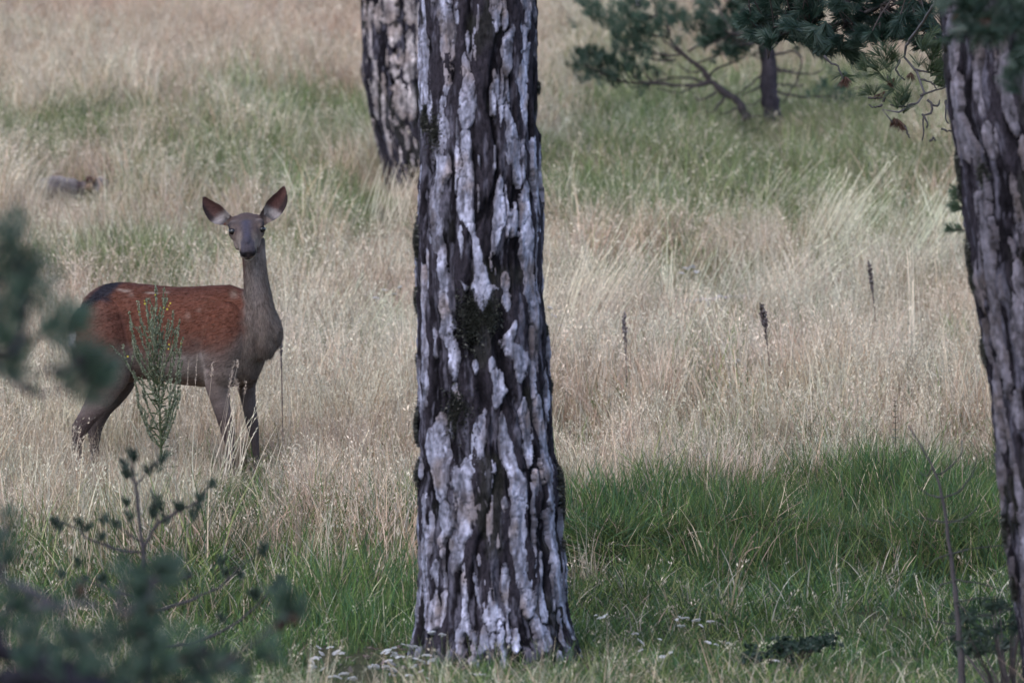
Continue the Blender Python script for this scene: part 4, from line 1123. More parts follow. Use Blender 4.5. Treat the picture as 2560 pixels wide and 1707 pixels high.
def dry_spike(u, v0, v1, vb, d, wpx, lean, label, seed, name='dried_mullein', cat='dried plant', group=None, c=(0.085, 0.066, 0.064)):
    """brown seed spike on a stiff stalk: spike from v0 to v1, foot at vb"""
    g = np.random.default_rng(seed)
    x0 = u + lean * (vb - v0) / 100.0
    base = gpoint(x0, d)
    root = thing(name, label, cat, base, group)
    st, sd = MB(), MB()
    top = P(u, v0, d); bot = P(u + lean * (v1 - v0) / 100.0, v1, d)
    twig(st, [base, bot, (bot + top) / 2 + g.normal(0, 0.003, 3), top], 0.0045, 0.0028, 14, 5, (0.13, 0.10, 0.085))
    n = int(120 * max(1.0, abs(v1 - v0) / 80))
    f = g.random(n) ** 0.9
    p = top + (bot - top) * f[:, None]
    a = g.random(n) * 6.283; r = wpx * d / F * 0.62 * (0.45 + 0.55 * np.sin(np.clip(f * 1.15 + 0.12, 0, 1) * math.pi)) * (0.6 + 0.5 * g.random(n))
    for k in range(n):
        e = np.array([math.cos(a[k]), math.sin(a[k]), 0.5]); x = np.array([-math.sin(a[k]), math.cos(a[k]), 0]); s = r[k]
        q = p[k]
        sd.add([q, q + e * s * 0.6 + x * s * 0.45, q + e * s * 1.15, q + e * s * 0.6 - x * s * 0.45, q + e * s * 0.5 + np.array([0, 0, s * 0.7])],
               T=[[0, 1, 4], [1, 2, 4], [2, 3, 4], [3, 0, 4]], c=np.array(c) * (0.5 + 1.2 * g.random()) + (0.10 if g.random() < 0.12 else 0))
    st.build('stalk', M_TWIG, root, base); o = sd.build('seed_capsules', M_TWIG, root, base, smooth=False); o['kind'] = 'stuff'
    return root

def flower_plants():
    g = np.random.default_rng(8)
    def umbel_mesh(seed):
        h = np.random.default_rng(seed); mb = MB()
        for k in range(26):
            a = h.random() * 6.283; r = 0.019 * math.sqrt(h.random()); x, y = r * math.cos(a), r * math.sin(a)
            z = 0.004 - 9 * r * r + h.normal(0, 0.0012); s = 0.0034 + 0.0014 * h.random()
            V, T, Q = ellipsoid((x, y, z), (s, s, s * 0.55), 6, 2)
            mb.add(V, T, Q, np.array([0.76, 0.73, 0.76]) * (0.75 + 0.3 * h.random()))
        for k in range(6):
            a = k * 1.05; p = np.array([0, 0, -0.028]); e = np.array([0.012 * math.cos(a), 0.012 * math.sin(a), -0.001])
            V, T, Q = sweep([p, e], [0.0008, 0.0006], ns=3); mb.add(V, T, Q, (0.13, 0.15, 0.08))
        return mb.build('flower_head', M_PETAL, meshonly=True)
    um = [umbel_mesh(i) for i in range(4)]
    def plant(heads, d, label, group, su=0, cat='flowering plant', tone=1.0):
        hu = np.mean([h[0] for h in heads]); base = gpoint(hu + su, d)
        root = thing('yarrow', label, cat, base, group)
        st = MB()
        for (hu_, hv, sz) in heads:
            w = g.normal(0, 0.02); tip = P(hu_, hv, d) + np.array([0, w, 0])
            m = (base + tip) / 2 + g.normal(0, 0.006, 3)
            twig(st, [base + g.normal(0, 0.006, 3) * [1, 1, 0], m, tip - np.array([0, 0, 0.012])], 0.0014, 0.0009, 7, 4, (0.12, 0.14, 0.075))
            f = obj('flower_head', um[g.integers(4)], None, root); f.location = tip - base; f.scale = (0.78 * sz, 0.78 * sz, 0.78 * sz); f.rotation_euler = (g.normal(0.38, 0.2), g.normal(0, 0.2), g.random() * 6)
        for k in range(14):
            a = g.random() * 6.283; L = 0.03 + 0.04 * g.random(); p = base + np.array([0, 0, 0.06 * g.random()])
            e = np.array([math.cos(a), math.sin(a), 0.7]) * L; x = np.array([-math.sin(a), math.cos(a), 0]) * 0.004
            st.add([p, p + e * 0.5 + x, p + e, p + e * 0.5 - x], Q=[[0, 1, 2, 3]], c=(0.09, 0.14, 0.07))
        st.build('stem', M_PLANT, root, base)
        return root
    A = 'white yarrow heads left of the central trunk'
    plant([(797, 1617, .9), (825, 1618, .9), (803, 1633, .8)], 20.75, 'white yarrow, highest of those left of the central trunk foot', None)
    plant([(840, 1631, 1.2), (855, 1634, .8)], 20.6, 'white flat yarrow head just right of the leftmost yarrow clump', None)
    plant([(790, 1646, 1.3), (781, 1653, .8)], 20.5, 'broad white yarrow head below the leftmost yarrow clump', None)
    plant([(780, 1665, .9), (785, 1671, .7), (808, 1670, .8), (772, 1678, .6)], 20.35, 'small yarrow with four heads at the left foot of the clump', None)
    plant([(860, 1683, 1.1), (845, 1692, 1), (830, 1690, 1), (882, 1696, 1.2)], 20.15, 'loose yarrow with faded heads at the lower frame edge', None)
    plant([(965, 1630, 1.3), (985, 1636, .9), (1000, 1642, 1.1), (985, 1620, .8)], 20.5, 'yarrow with three flat white heads near the trunk foot', None)
    plant([(972, 1652, 1.0), (978, 1660, 1), (935, 1668, 1.3), (965, 1668, 1), (980, 1675, 1.1), (978, 1687, .9)], 20.35, 'dense pinkish white yarrow midway between the flower clumps', None)
    plant([(1025, 1615, .9), (1038, 1617, .9), (1008, 1611, .6)], 20.8, 'small pair of white yarrow heads close to the trunk', None)
    plant([(1079, 1579, .9), (1105, 1587, .9)], 20.7, 'two white yarrow heads in front of the trunk bark', None)
    plant([(1067, 1638, 1.1), (1078, 1652, 1.1), (1040, 1645, .9), (1055, 1651, .7)], 20.5, 'white yarrow standing against the dark foot of the trunk', None)
    plant([(1036, 1666, .9), (1052, 1678, .8), (1023, 1687, .9), (1070, 1696, .8)], 20.3, 'low yarrow at the lowest edge beneath the trunk', None)
    plant([(1182, 1686, .9), (1195, 1684, .8), (1168, 1701, .7), (1210, 1686, .8)], 20.3, 'short white yarrow right in front of the trunk base', None)
    plant([(1700, 1543, .7), (1714, 1545, .9), (1740, 1551, 1.1), (1752, 1563, .7), (1703, 1566, 1.1), (1776, 1553, 1.0), (1694, 1549, .6)], 21.4, 'white yarrow with six heads in the green grass right of the trunk', None)
    plant([(1588, 1584, .8), (1602, 1605, 1.0), (1650, 1598, .6)], 21.1, 'yarrow with two small heads between trunk and larger yarrow', None)
    plant([(1657, 1641, .9), (1602, 1625, .7), (1676, 1630, .6)], 20.7, 'small yarrow low in the grass beneath the larger yarrow', None)
    plant([(1770, 1605, 1.0), (1790, 1610, .7), (1818, 1606, .6)], 21.0, 'sprawling yarrow with a bent flower head beside low juniper', None)
    plant([(1942, 1652, .9)], 20.6, 'single white yarrow head in front of the low juniper', None)
    plant([(1500, 1545, .8), (1512, 1540, .8), (1490, 1537, .5)], 21.3, 'lone pale yarrow a little right of the central trunk foot', None)
    # faint pale heads in the dry meadow
    far = [(1763, 1138), (1745, 1142), (1730, 1156), (1773, 1134), (1790, 1150), (1755, 1160), (1715, 1170), (1738, 1172), (1770, 1165), (1522, 1163), (1840, 1145)]
    dd = d_from_v(1760, 1240)
    plant([(a, b, .8) for a, b in far[:5]], 26.9, 'tiny white flowers at the edge of the dry grass above the green bank', None)
    plant([(a, b, .75) for a, b in far[5:9]], 26.7, 'low tiny white flowers beside others at the edge of the green bank', None)
    plant([(1715, 672, 1.6), (1730, 668, 1.3), (1740, 680, 1.2), (1705, 683, 1.2)], 36.5, 'whitish flower patch high in the dry meadow above the grey stick', None)
    plant([(1840, 902, 1.3), (1842, 906, 1.1)], 31.5, 'round fluffy grey seed head in the dry meadow', None)
    plant([(960, 725, 1.2), (985, 735, 1.1), (940, 745, 1.2), (1000, 718, 1)], 34.5, 'grey green flat heads between deer and trunk', None)
    plant([(1385, 790, 1.2), (1375, 770, 1.1), (1400, 815, 1)], 33.0, 'bluish white flower heads just right of the trunk', None)

def brown_heads():
    g = np.random.default_rng(29); mb = MB()
    for k in range(120):
        u, v = (g.uniform(1360, 2480), g.uniform(930, 1165)) if k < 95 else (g.uniform(680, 1030), g.uniform(930, 1120))
        d = d_from_v(u, v + 75) if v + 75 < 1180 else 28.0 - (v + 75 - 1180) / 60
        tip = P(u, v, d); b = gpoint(u + g.normal(0, 12), d); a = g.normal(0, 0.7)
        dr = np.array([math.sin(a), g.normal(0, .2), math.cos(a)]); dr /= np.linalg.norm(dr)
        L = 0.030 + 0.03 * g.random(); top = tip + dr * L * 0.5; bot = tip - dr * L * 0.5
        c = np.array([0.13, 0.085, 0.055]) * (0.5 + 0.9 * g.random()) if g.random() < 0.7 else np.array([0.33, 0.24, 0.17])
        path = catmull([b, (b + bot) / 2 + [g.normal(0, .01), 0, 0.02], bot], 7); V, T, Q = sweep(path, 0.0010, ns=3, caps=False); mb.add(V, Q=Q, c=(0.40, 0.32, 0.22))
        V, T, Q = sweep(catmull([bot, tip + g.normal(0, .002, 3), top], 6), np.array([.25, .85, 1, .95, .7, .15]) * (0.0030 + 0.0014 * g.random()), ns=6); mb.add(V, T, Q, c)
    tag(mb.build('brown_seed_heads', M_GRASS), 'small brown cylindrical seed heads dotted through the dry grass', 'grass', kind='stuff')

def small_things():
    g = np.random.default_rng(17)
    # dried mullein spikes
    dry_spike(1904, 762, 862, 1010, 31.0, 17, 14, 'dark dried mullein spike in the middle of the open meadow', 1)
    dry_spike(2172, 654, 762, 900, 33.5, 12, 12, 'slender dark dried spike below the leaning stalks', 2, c=(0.075, 0.06, 0.06))
    dry_spike(1560, 782, 905, 1040, 31.2, 13, 4, 'greyish dried mullein spike right of the central trunk', 3, c=(0.13, 0.105, 0.105))
    dry_spike(700, 800, 925, 1080, 29.3, 12, 3, 'dry seed spike just right of the deer chest', 4, c=(0.09, 0.075, 0.08))
    dry_spike(816, 38, 118, 190, 68, 9, 12, 'distant grey green spike standing high on the dry slope', 5, 'distant_spike', 'dried plant', c=(0.085, 0.085, 0.07))
    # little whorled herb
    base = gpoint(2237, 27.3); root = thing('whorled_herb', 'small dark herb with stacked whorls of leaves above the green bank', 'plant', base)
    st = MB(); top = P(2237, 1000, 27.3); twig(st, [base, (base + top) / 2 + [0.004, 0, 0], top], 0.003, 0.0015, 8, 5, (0.07, 0.08, 0.06)); st.build('stem', M_PLANT, root, base)
    lf = MB()
    for k, v in enumerate([1003, 1015, 1029, 1043, 1058, 1075, 1095]):
        p = P(2237 + (k % 2), v, 27.3)
        for a in np.linspace(0, 6.283, 7)[:-1]:
            a += k; L = 0.012 + 0.003 * k; e = np.array([math.cos(a), math.sin(a), 0.25]) * L; x = np.array([-math.sin(a), math.cos(a), 0]) * 0.006
            lf.add([p, p + e * 0.5 + x, p + e, p + e * 0.5 - x], Q=[[0, 1, 2, 3]], c=np.array([0.055, 0.06, 0.045]) if k < 5 else np.array([0.16, 0.20, 0.17]))
    lf.build('leaves', M_PLANT, root, base, smooth=False)
    # arching seed-head grass right of the trunk
    base = gpoint(1820, 22.3); root = thing('seed_grass_tuft', 'arching tuft of pale seed grass in front of the green bank', 'grass tuft', base)
    for (tu, tv, hu, hv) in [(1858, 1316, 1826, 1390), (1890, 1325, 1850, 1400), (1920, 1340, 1870, 1420), (1895, 1362, 1852, 1400), (1880, 1350, 1845, 1440)]:
        s = MB(); tip = P(tu, tv + 6, 22.3); m = P(hu, hv, 22.3)
        pa = twig(s, [base + g.normal(0, 0.01, 3) * [1, 1, 0], (base + m) / 2 + [-.004, 0, 0], m, m + (tip - m) * 0.6 + [0, 0, 0.012], tip], 0.0017, 0.001, 18, 4, (0.36, 0.29, 0.20))
        for k in range(46):
            i = 11 + int(g.random() * 6.9); p = pa[i] + (pa[min(i + 1, 17)] - pa[i]) * g.random(); t = pa[min(i + 1, 17)] - pa[i - 1]; t /= np.linalg.norm(t)
            o = g.normal(size=3); o -= o.dot(t) * t; o /= np.linalg.norm(o); x = np.cross(t, o) * 0.0016
            e = t * 0.010 + o * 0.004; p = p + o * 0.001
            s.add([p, p + e * 0.5 + x, p + e, p + e * 0.5 - x], Q=[[0, 1, 2, 3]], c=np.array([0.42, 0.33, 0.25]) * (0.7 + 0.5 * g.random()))
        s.build('culm', M_GRASS, root, base, smooth=False)
    # the tall grass with feathery heads by the deer's fore legs
    base = gpoint(520, 27.4); root = thing('feathery_grass_tuft', 'feathery pale grass heads in front of the deer fore legs', 'grass tuft', base)
    for (bu, tu, tv, hv) in [(505, 532, 905, 960), (520, 585, 905, 950), (525, 596, 902, 935), (530, 582, 925, 985), (545, 577, 945, 1010), (545, 592, 945, 985), (575, 595, 958, 1005), (580, 615, 955, 1000), (455, 472, 898, 1000), (478, 493, 885, 990), (560, 588, 965, 1020)]:
        s = MB(); d = 27.4 + g.normal(0, 0.04); b = gpoint(bu, d); tip = P(tu, tv, d)
        pa = twig(s, [b, b + (tip - b) * 0.5 + [-.006, 0, 0.01], tip], 0.0014, 0.0008, 20, 3, (0.52, 0.44, 0.36))
        n0 = np.searchsorted(-pa[:, 2], 0) ; zz = -(hv - 853.5) * d / F
        ii = [i for i in range(19) if pa[i, 2] > zz]
        for k in range(34 if tu > 500 else 16):
            i = ii[int(g.random() * len(ii))]; p = pa[i] + (pa[i + 1] - pa[i]) * g.random(); t = pa[i + 1] - pa[i]; t /= np.linalg.norm(t)
            o = g.normal(size=3); o -= o.dot(t) * t; o /= np.linalg.norm(o); x = np.cross(t, o) * 0.0017
            sp = 0.009 if tu > 500 else 0.003; p = p + o * sp * g.random(); e = t * 0.012 + o * 0.005
            s.add([p, p + e * 0.5 + x, p + e, p + e * 0.5 - x], Q=[[0, 1, 2, 3]], c=np.array([0.56, 0.46, 0.39]) * (0.7 + 0.5 * g.random()))
        s.build('culm', M_GRASS, root, base, smooth=False)
    # fallen log on the left
    dl = d_from_v(180, 520)
    base = gpoint(190, dl); root = thing('fallen_log', 'weathered grey log with an orange torn stump end lying in grass', 'log', base)
    ctr = [(88, 488), (120, 474), (150, 474), (185, 480), (215, 478), (245, 482), (268, 498)]
    path = catmull([P(a, b, dl) + [0, 0.1 * k, 0] for k, (a, b) in enumerate(ctr)], 50)
    r = np.interp(np.linspace(0, 1, 50), [0, .1, .45, .55, .62, .8, .93, 1], [0.05, .085, .09, .085, .105, .12, .10, 0.05])
    V, T, Q = sweep(path, r, ns=32, side=(0, 1, 0))
    nn = fbm(V[:, 0] * 9, V[:, 1] * 9, V[:, 2] * 14, 90, 4); V = V + np.stack([0 * nn, nn * 0.02, nn * 0.03], -1)
    uu = 1280 + V[:, 0] * F / V[:, 1]
    c = np.array([0.150, 0.125, 0.118]) * (1 + 1.0 * nn[:, None]); dk = (nn < -0.25)[:, None]; c = np.where(dk, np.array([0.07, 0.05, 0.05]), c)
    og = np.exp(-((uu - 224) / 10) ** 2)[:, None]; c = c * (1 - og * 0.85) + np.array([0.21, 0.135, 0.09]) * og * 0.85
    dd = np.exp(-((uu - 198) / 7) ** 2)[:, None]; c = c * (1 - dd) + np.array([0.06, 0.035, 0.035]) * dd
    obj('log_body', make_mesh('log_body', V - base, [T, Q], np.clip(c, 0.01, 1)), M_PLATE, root)
    V, T, Q = ellipsoid(P(217, 446, dl) + [0, 0.3, 0], (0.030, 0.045, 0.028), 18, 12); nn = fbm(V[:, 0] * 30, V[:, 1] * 30, V[:, 2] * 30, 91, 3); V = V + nn[:, None] * 0.012
    obj('knot', make_mesh('knot', V - base, [T, Q], np.clip(np.array([0.07, 0.032, 0.026]) * (1 + 0.7 * nn[:, None]), .01, 1)), M_PLATE, root)
    sp = MB(); twig(sp, [P(240, 480, dl) + [0, .3, 0], P(246, 458, dl) + [0, .3, 0], P(243, 441, dl) + [0, .3, 0]], 0.04, 0.022, 8, 9, (0.15, 0.135, 0.15)); twig(sp, [P(215, 475, dl) + [0, .25, 0], P(222, 452, dl) + [0, .3, 0], P(232, 443, dl) + [0, .3, 0]], 0.03, 0.02, 8, 9, (0.19, 0.13, 0.09))
    sp.build('broken_stub', M_PLATE, root, base)
    # a small stone-like chip right of the log
    b2 = gpoint(296, dl - 0.5); V, T, Q = ellipsoid(P(292, 492, dl - 0.5), (0.045, 0.05, 0.035), 16, 10); nn = fbm(V[:, 0] * 20, V[:, 1] * 20, V[:, 2] * 20, 92, 3); V = V + nn[:, None] * 0.015
    o = obj('bark_chunk', make_mesh('bark_chunk', V - b2, [T, Q], np.clip(np.array([0.28, 0.20, 0.15]) * (1 + 0.5 * nn[:, None]), .01, 1)), M_PLATE); o.location = b2; tag(o, 'small brown chunk of bark just right of the fallen log', 'bark')
    # grey fallen stick in the meadow
    ds = d_from_v(1780, 790); base = gpoint(1780, ds); root = thing('fallen_branch', 'bleached grey stick lying in the dry meadow', 'branch', base)
    m = MB()
    twig(m, [P(1692, 756, ds), P(1730, 752, ds), P(1768, 752, ds), P(1800, 744, ds), P(1835, 743, ds), P(1872, 748, ds)], 0.014, 0.010, 26, 7, (0.50, 0.46, 0.49), 0.006, g)
    twig(m, [P(1768, 752, ds), P(1772, 766, ds), P(1764, 770, ds)], 0.010, 0.006, 6, 6, (0.38, 0.35, 0.38)); twig(m, [P(1740, 752, ds), P(1734, 765, ds)], 0.009, 0.006, 5, 6, (0.36, 0.33, 0.36)); twig(m, [P(1845, 744, ds), P(1862, 738, ds), P(1875, 742, ds)], 0.012, 0.007, 6, 6, (0.40, 0.37, 0.40))
    m.build('stick', M_TWIG, root, base)
    # roots and dead stems hanging over the earth bank
    m = MB()
    for k in range(420):
        u0 = g.uniform(1405, 1720) if k < 300 else g.uniform(1860, 2080); d0 = 23.75 + g.normal(0, 0.1)
        b = gpoint(u0, d0); L = 0.05 + 0.16 * g.random(); a = g.normal(0, 1.2)
        e = b + np.array([math.sin(a) * L, -0.04 - 0.08 * g.random(), -0.02 + 0.05 * g.random()])
        twig(m, [b + [0, 0, 0.05 * g.random()], (b + e) / 2 + [0, -0.02, 0.03 * g.random()], e], 0.0022, 0.001, 6, 3, np.array([0.26, 0.19, 0.13]) * (0.5 + 0.7 * g.random()))
    for k in range(3):
        u0 = 1440 + 70 * k; b = P(u0, 1466 - 6 * k, 23.6); twig(m, [b, b + [0.08, 0, 0.012], b + [0.15, 0, 0.0], b + [0.22, 0, 0.02]], 0.005, 0.002, 10, 4, (0.24, 0.18, 0.13), 0.003, g)
    o = m.build('exposed_roots', M_TWIG); tag(o, 'tangle of dry roots hanging from the undercut earth bank', 'roots', kind='stuff')
    # low creeping juniper
    base = gpoint(1985, 20.9); root = thing('low_juniper', 'dark green creeping juniper hugging the ground at lower right', 'shrub', base)
    m, nb = MB(), MB()
    tips, dd = [], []
    for k in range(46):
        f = g.random(); u1 = 1865 + 205 * f; v1 = 1650 - 48 * f + g.normal(0, 9); tip = P(u1, v1, 20.9 + g.normal(0, 0.12)); tip[2] = max(tip[2], float(ground_z(np.array([tip[0]]), np.array([tip[1]]))[0]) + 0.015)
        twig(m, [base + [g.normal(0, .02), 0, 0.01], (base + tip) / 2 + [0, 0, 0.02], tip], 0.003, 0.001, 6, 4)
        for q in range(7): tips.append(tip + g.normal(0, 1, 3) * [0.02, 0.02, 0.010]); dd.append(g.normal(0, 1, 3) + [0.6, 0, 0.5])
    needles(nb, tips, dd, 34, 0.017, 1.1, 0.3, 0.0022, ((0.013, 0.028, 0.018), (0.028, 0.052, 0.036)), g)
    m.build('stems', M_TWIG, root, base); nb.build('needles', M_NEEDLE, root, base, smooth=False)['kind'] = 'stuff'
    # low dark scrub, leafy clumps, and dark leaves added for shade under a tuft
    for (uu_, vb, wpx, hpx, lab, nm, sd) in [(80, 400, 95, 46, 'dark low scrub patch on the slope at far left', 'low_dark_leaves', 31), (1880, 352, 60, 34, 'dark low scrub at the foot of the small pine', 'low_dark_leaves', 32), (770, 512, 60, 40, 'bright green leafy clump left of the rear trunk', 'leafy_shrub', 33), (1415, 520, 70, 60, 'green leafy clump beside the central trunk on the slope', 'leafy_shrub', 34), (570, 1320, 70, 34, 'dark leaves standing in for shadow under the green tuft by the fore legs', 'low_dark_leaves', 35)]:
        dq = d_from_v(uu_, vb); base = gpoint(uu_, dq); root = thing(nm, lab, 'shrub', base); h = np.random.default_rng(sd)
        lf, st = MB(), MB(); n = 900; px = dq / F
        P0 = np.stack([h.normal(0, wpx * 0.45, n) * px, h.normal(0, 0.18, n), np.abs(h.normal(0.3, 0.35, n)) * hpx * px], -1) + base
        P0[:, 2] += ground_z(P0[:, 0], P0[:, 1]) - base[2]
        A = h.normal(size=(n, 3)); A[:, 2] = np.abs(A[:, 2]); A /= np.linalg.norm(A, axis=1)[:, None]; X = np.cross(A, h.normal(size=(n, 3))); X /= np.linalg.norm(X, axis=1)[:, None]
        L = 0.02 + 0.03 * h.random((n, 1)); V = np.stack([P0, P0 + A * L * .5 + X * L * .22, P0 + A * L, P0 + A * L * .5 - X * L * .22], 1).reshape(-1, 3)
        cc = (np.array([0.055, 0.075, 0.05]) if nm == 'low_dark_leaves' else np.array([0.085, 0.15, 0.06])) * (0.5 + h.random((n, 1)))
        lf.add(V, Q=np.arange(4 * n).reshape(-1, 4), c=np.repeat(cc, 4, 0))
        for k in range(24):
            e = base + [h.normal(0, wpx * .4) * px, h.normal(0, .12), hpx * px * (0.3 + 0.6 * h.random())]; twig(st, [base + [(e[0] - base[0]) * .4, 0, 0], e], 0.003, 0.001, 4, 3)
        st.build('stems', M_TWIG, root, base); lf.build('leaves', M_PLANT, root, base, smooth=False)['kind'] = 'stuff'

# ------------------------------------------------------------------ small and foreground trees
def slope_pine():
    g = np.random.default_rng(61)
    d = 50.5
    q = lambda u, v, w=0.0: P(u, v, d + w)
    base = gpoint(1935, d)
    root = thing('small_pine', 'small pine on the far slope with a leaning side limb', 'pine tree', base)
    m = MB()
    tp = catmull([base - [0, 0, .05], q(1931, 290), q(1922, 220), q(1921, 150), q(1900, 60), q(1890, -60), q(1885, -260), q(1880, -480)], 70)
    V, T, Q = sweep(tp, np.interp(np.linspace(0, 1, 70), [0, .1, .3, 1], [0.095, 0.078, 0.066, 0.015]) * (1 + 0.06 * g.normal(size=70)), ns=24)
    nn = fbm(V[:, 0] * 22, V[:, 1] * 22, V[:, 2] * 9, 93, 4); V[:, :2] += nn[:, None] * 0.008
    m.add(V, T, Q, np.clip(np.array([0.050, 0.042, 0.050]) * (1 + 0.8 * nn[:, None]) , .01, 1))
    m.build('trunk', M_BARK, root, base)
    def bough(pts, r0, r1, fn=None, n=22, dead=False):
        mb, nb = MB(), MB()
        pa = twig(mb, [q(*p) for p in pts], r0, r1, n, 7, (0.062, 0.05, 0.052), 0.006, g)
        if fn: fn(mb, nb, pa)
        mb.build('branch', M_TWIG, root, base)
        if nb.n: nb.build('needles', M_NEEDLE, root, base, smooth=False)['kind'] = 'stuff'
        return pa
    NC = ((0.020, 0.044, 0.028), (0.048, 0.088, 0.052))
    def tuftat(nb, us, n=34, L=0.085, jit=0.07, dv=(-0.2, 0, 1)):
        pts = []; dr = []
        for (u_, v_, k) in us:
            for _ in range(k * 2):
                pts.append(q(u_, v_, g.normal(0, 0.12)) + g.normal(0, jit, 3)); dr.append(np.array(dv) + g.normal(0, 0.45, 3))
        needles(nb, pts, dr, n + 8, L, 1.1, 0.15, 0.0024, NC, g, back=0.9)
    # the leaning limb and its sprays
    def f_lean(mb, nb, pa):
        for pts in [[(1760, 175), (1725, 180), (1690, 158)], [(1705, 135), (1670, 112), (1650, 80), (1645, 40)], [(1672, 95), (1630, 88), (1580, 70), (1545, 78)], [(1672, 92), (1670, 60), (1640, 35), (1640, 5)],
                    [(1720, 130), (1750, 110), (1760, 70), (1755, 40)], [(1690, 150), (1640, 152), (1600, 135), (1560, 110)], [(1700, 138), (1660, 140), (1600, 115), (1540, 50), (1480, 22), (1455, 12)],
                    [(1600, 115), (1560, 125), (1530, 100)], [(1740, 160), (1790, 140), (1830, 132), (1850, 120)], [(1640, 40), (1600, 45), (1560, 30)]]:
            twig(mb, [q(a, b, 0.05 * k) for k, (a, b) in enumerate(pts)], 0.011, 0.004, 10, 5, TW, 0.004, g)
        tuftat(nb, [(1645, 50, 9), (1650, 20, 7), (1600, 60, 6), (1580, 40, 8), (1555, 15, 9), (1540, 55, 7), (1560, 100, 6), (1550, 125, 5), (1600, 100, 6), (1640, 118, 5), (1690, 30, 7), (1700, 55, 7), (1765, 30, 9), (1770, 60, 8), (1800, 65, 7), (1820, 45, 7), (1840, 60, 5), (1835, 110, 7), (1790, 120, 2), (1480, 10, 5), (1465, 18, 6), (1500, 30, 3), (1525, 60, 4), (1600, 130, 3), (1575, 5, 6), (1620, 10, 4)])
    bough([(1868, 300), (1855, 272), (1838, 248), (1815, 235), (1780, 205), (1760, 180), (1735, 158), (1712, 140), (1695, 122), (1675, 98)], 0.044, 0.012, f_lean, 30)
    def f_low(mb, nb, pa):
        for k in range(15):
            f = 0.35 + 0.62 * k / 15; i = int(f * (len(pa) - 1)); p = pa[i]
            e = p + np.array([-0.08 - 0.05 * g.random(), g.normal(0, 0.08), 0.10 + 0.10 * g.random()]); twig(mb, [p, (p + e) / 2 + [-.02, 0, -.01], e], 0.007, 0.003, 5, 4)
            needles(nb, [e + g.normal(0, 0.025, 3) for _ in range(3 if f > .5 else 1)], [[-0.2, 0, 1]] * (3 if f > .5 else 1), 55, 0.08, 0.8, 0.3, 0.004, NC, g)
        tuftat(nb, [(1462, 140, 6), (1475, 160, 6), (1500, 175, 5), (1515, 165, 4), (1540, 172, 5), (1570, 190, 2), (1610, 180, 2), (1457, 165, 4)])
    bough([(1778, 205), (1740, 215), (1680, 212), (1620, 208), (1560, 205), (1520, 192), (1480, 175), (1460, 150)], 0.020, 0.006, f_low)
    def f_thin(mb, nb, pa):
        side_shoots(mb, nb, pa, 5, 0.22, 0.004, 0.06, 10, g, 0.5, sub=1, col=NC)
    bough([(1765, 190), (1800, 170), (1840, 150), (1870, 140), (1905, 148)], 0.012, 0.006, f_thin, 14)
    bough([(1775, 210), (1720, 195), (1660, 198), (1610, 215), (1575, 220)], 0.012, 0.004, f_thin, 14)
    bough([(1770, 200), (1720, 225), (1690, 232), (1640, 222)], 0.010, 0.004, None, 12)
    for pts in [[(1935, 225), (1960, 235), (2000, 240), (2060, 243), (2120, 240), (2170, 230)], [(1925, 170), (1950, 172), (1975, 178), (1990, 172)], [(1935, 212), (1990, 215), (2010, 212)], [(1922, 185), (1890, 200), (1860, 225), (1835, 240)],
                [(1930, 140), (1960, 132), (1985, 125), (2000, 140), (2002, 170), (1985, 210), (1965, 245), (1955, 260)], [(1930, 178), (1990, 182), (2040, 185), (2060, 170)], [(1925, 195), (1880, 228), (1850, 240)], [(1935, 195), (1900, 250), (1870, 262)],
                [(1870, 290), (1900, 290), (1915, 288)], [(1815, 240), (1790, 270), (1770, 285), (1760, 262)], [(1850, 265), (1820, 282), (1780, 280)], [(1790, 230), (1750, 250), (1730, 230)]]:
        bough(pts, 0.013, 0.005, None, 14)
    def f_mid(mb, nb, pa): side_shoots(mb, nb, pa, 9, 0.35, 0.006, 0.085, 60, g, 0.3, sub=3, col=NC, wn=0.004)
    for pts in [[(1918, 120), (1880, 100), (1840, 85), (1800, 90)], [(1918, 100), (1960, 80), (2000, 60)], [(1905, 60), (1870, 30), (1820, 0)], [(1912, 80), (1900, 95), (1860, 112), (1835, 108)], [(1895, 20), (1840, -30), (1780, -60)], [(1895, 10), (1960, -20), (2040, -40)], [(1890, -60), (1800, -110), (1700, -140)], [(1890, -80), (1990, -130), (2080, -150)],
                [(1886, -200), (1800, -260), (1740, -270)], [(1886, -220), (1980, -270), (2030, -290)], [(1883, -340), (1830, -390)], [(1883, -350), (1940, -400)]]:
        bough([(a, b, g.normal(0, .25) * k) for k, (a, b) in enumerate(pts)], 0.022, 0.007, f_mid, 14)
    # scattered lower right greenery of the little pine
    def f_r(mb, nb, pa): tuftat(nb, [(2060, 225, 3), (2080, 220, 3), (2110, 228, 3), (2140, 215, 3)], 40)
    bough([(2060, 243), (2100, 236), (2150, 218), (2190, 215)], 0.008, 0.004, f_r, 12)
    # pale weathered cone hanging at the top of the frame
    V, T, Q = ellipsoid(q(1597, 6), (0.022, 0.022, 0.042), 18, 12); nn = vnoise(V[:, 0] * 70, V[:, 1] * 70, V[:, 2] * 70, 97); V = V + (V - q(1597, 6)) * nn[:, None] * 0.35
    obj('cone', make_mesh('cone', V - base, [T, Q], np.clip(np.array([0.34, 0.31, 0.35]) * (1 + .9 * nn[:, None]), .02, 1)), M_PLATE, root)
    mb = MB(); twig(mb, [q(1606, -60), q(1601, -30), q(1597, -6)], 0.006, 0.004, 6, 5, TW, 0, g); mb.build('branch', M_TWIG, root, base)
    return root

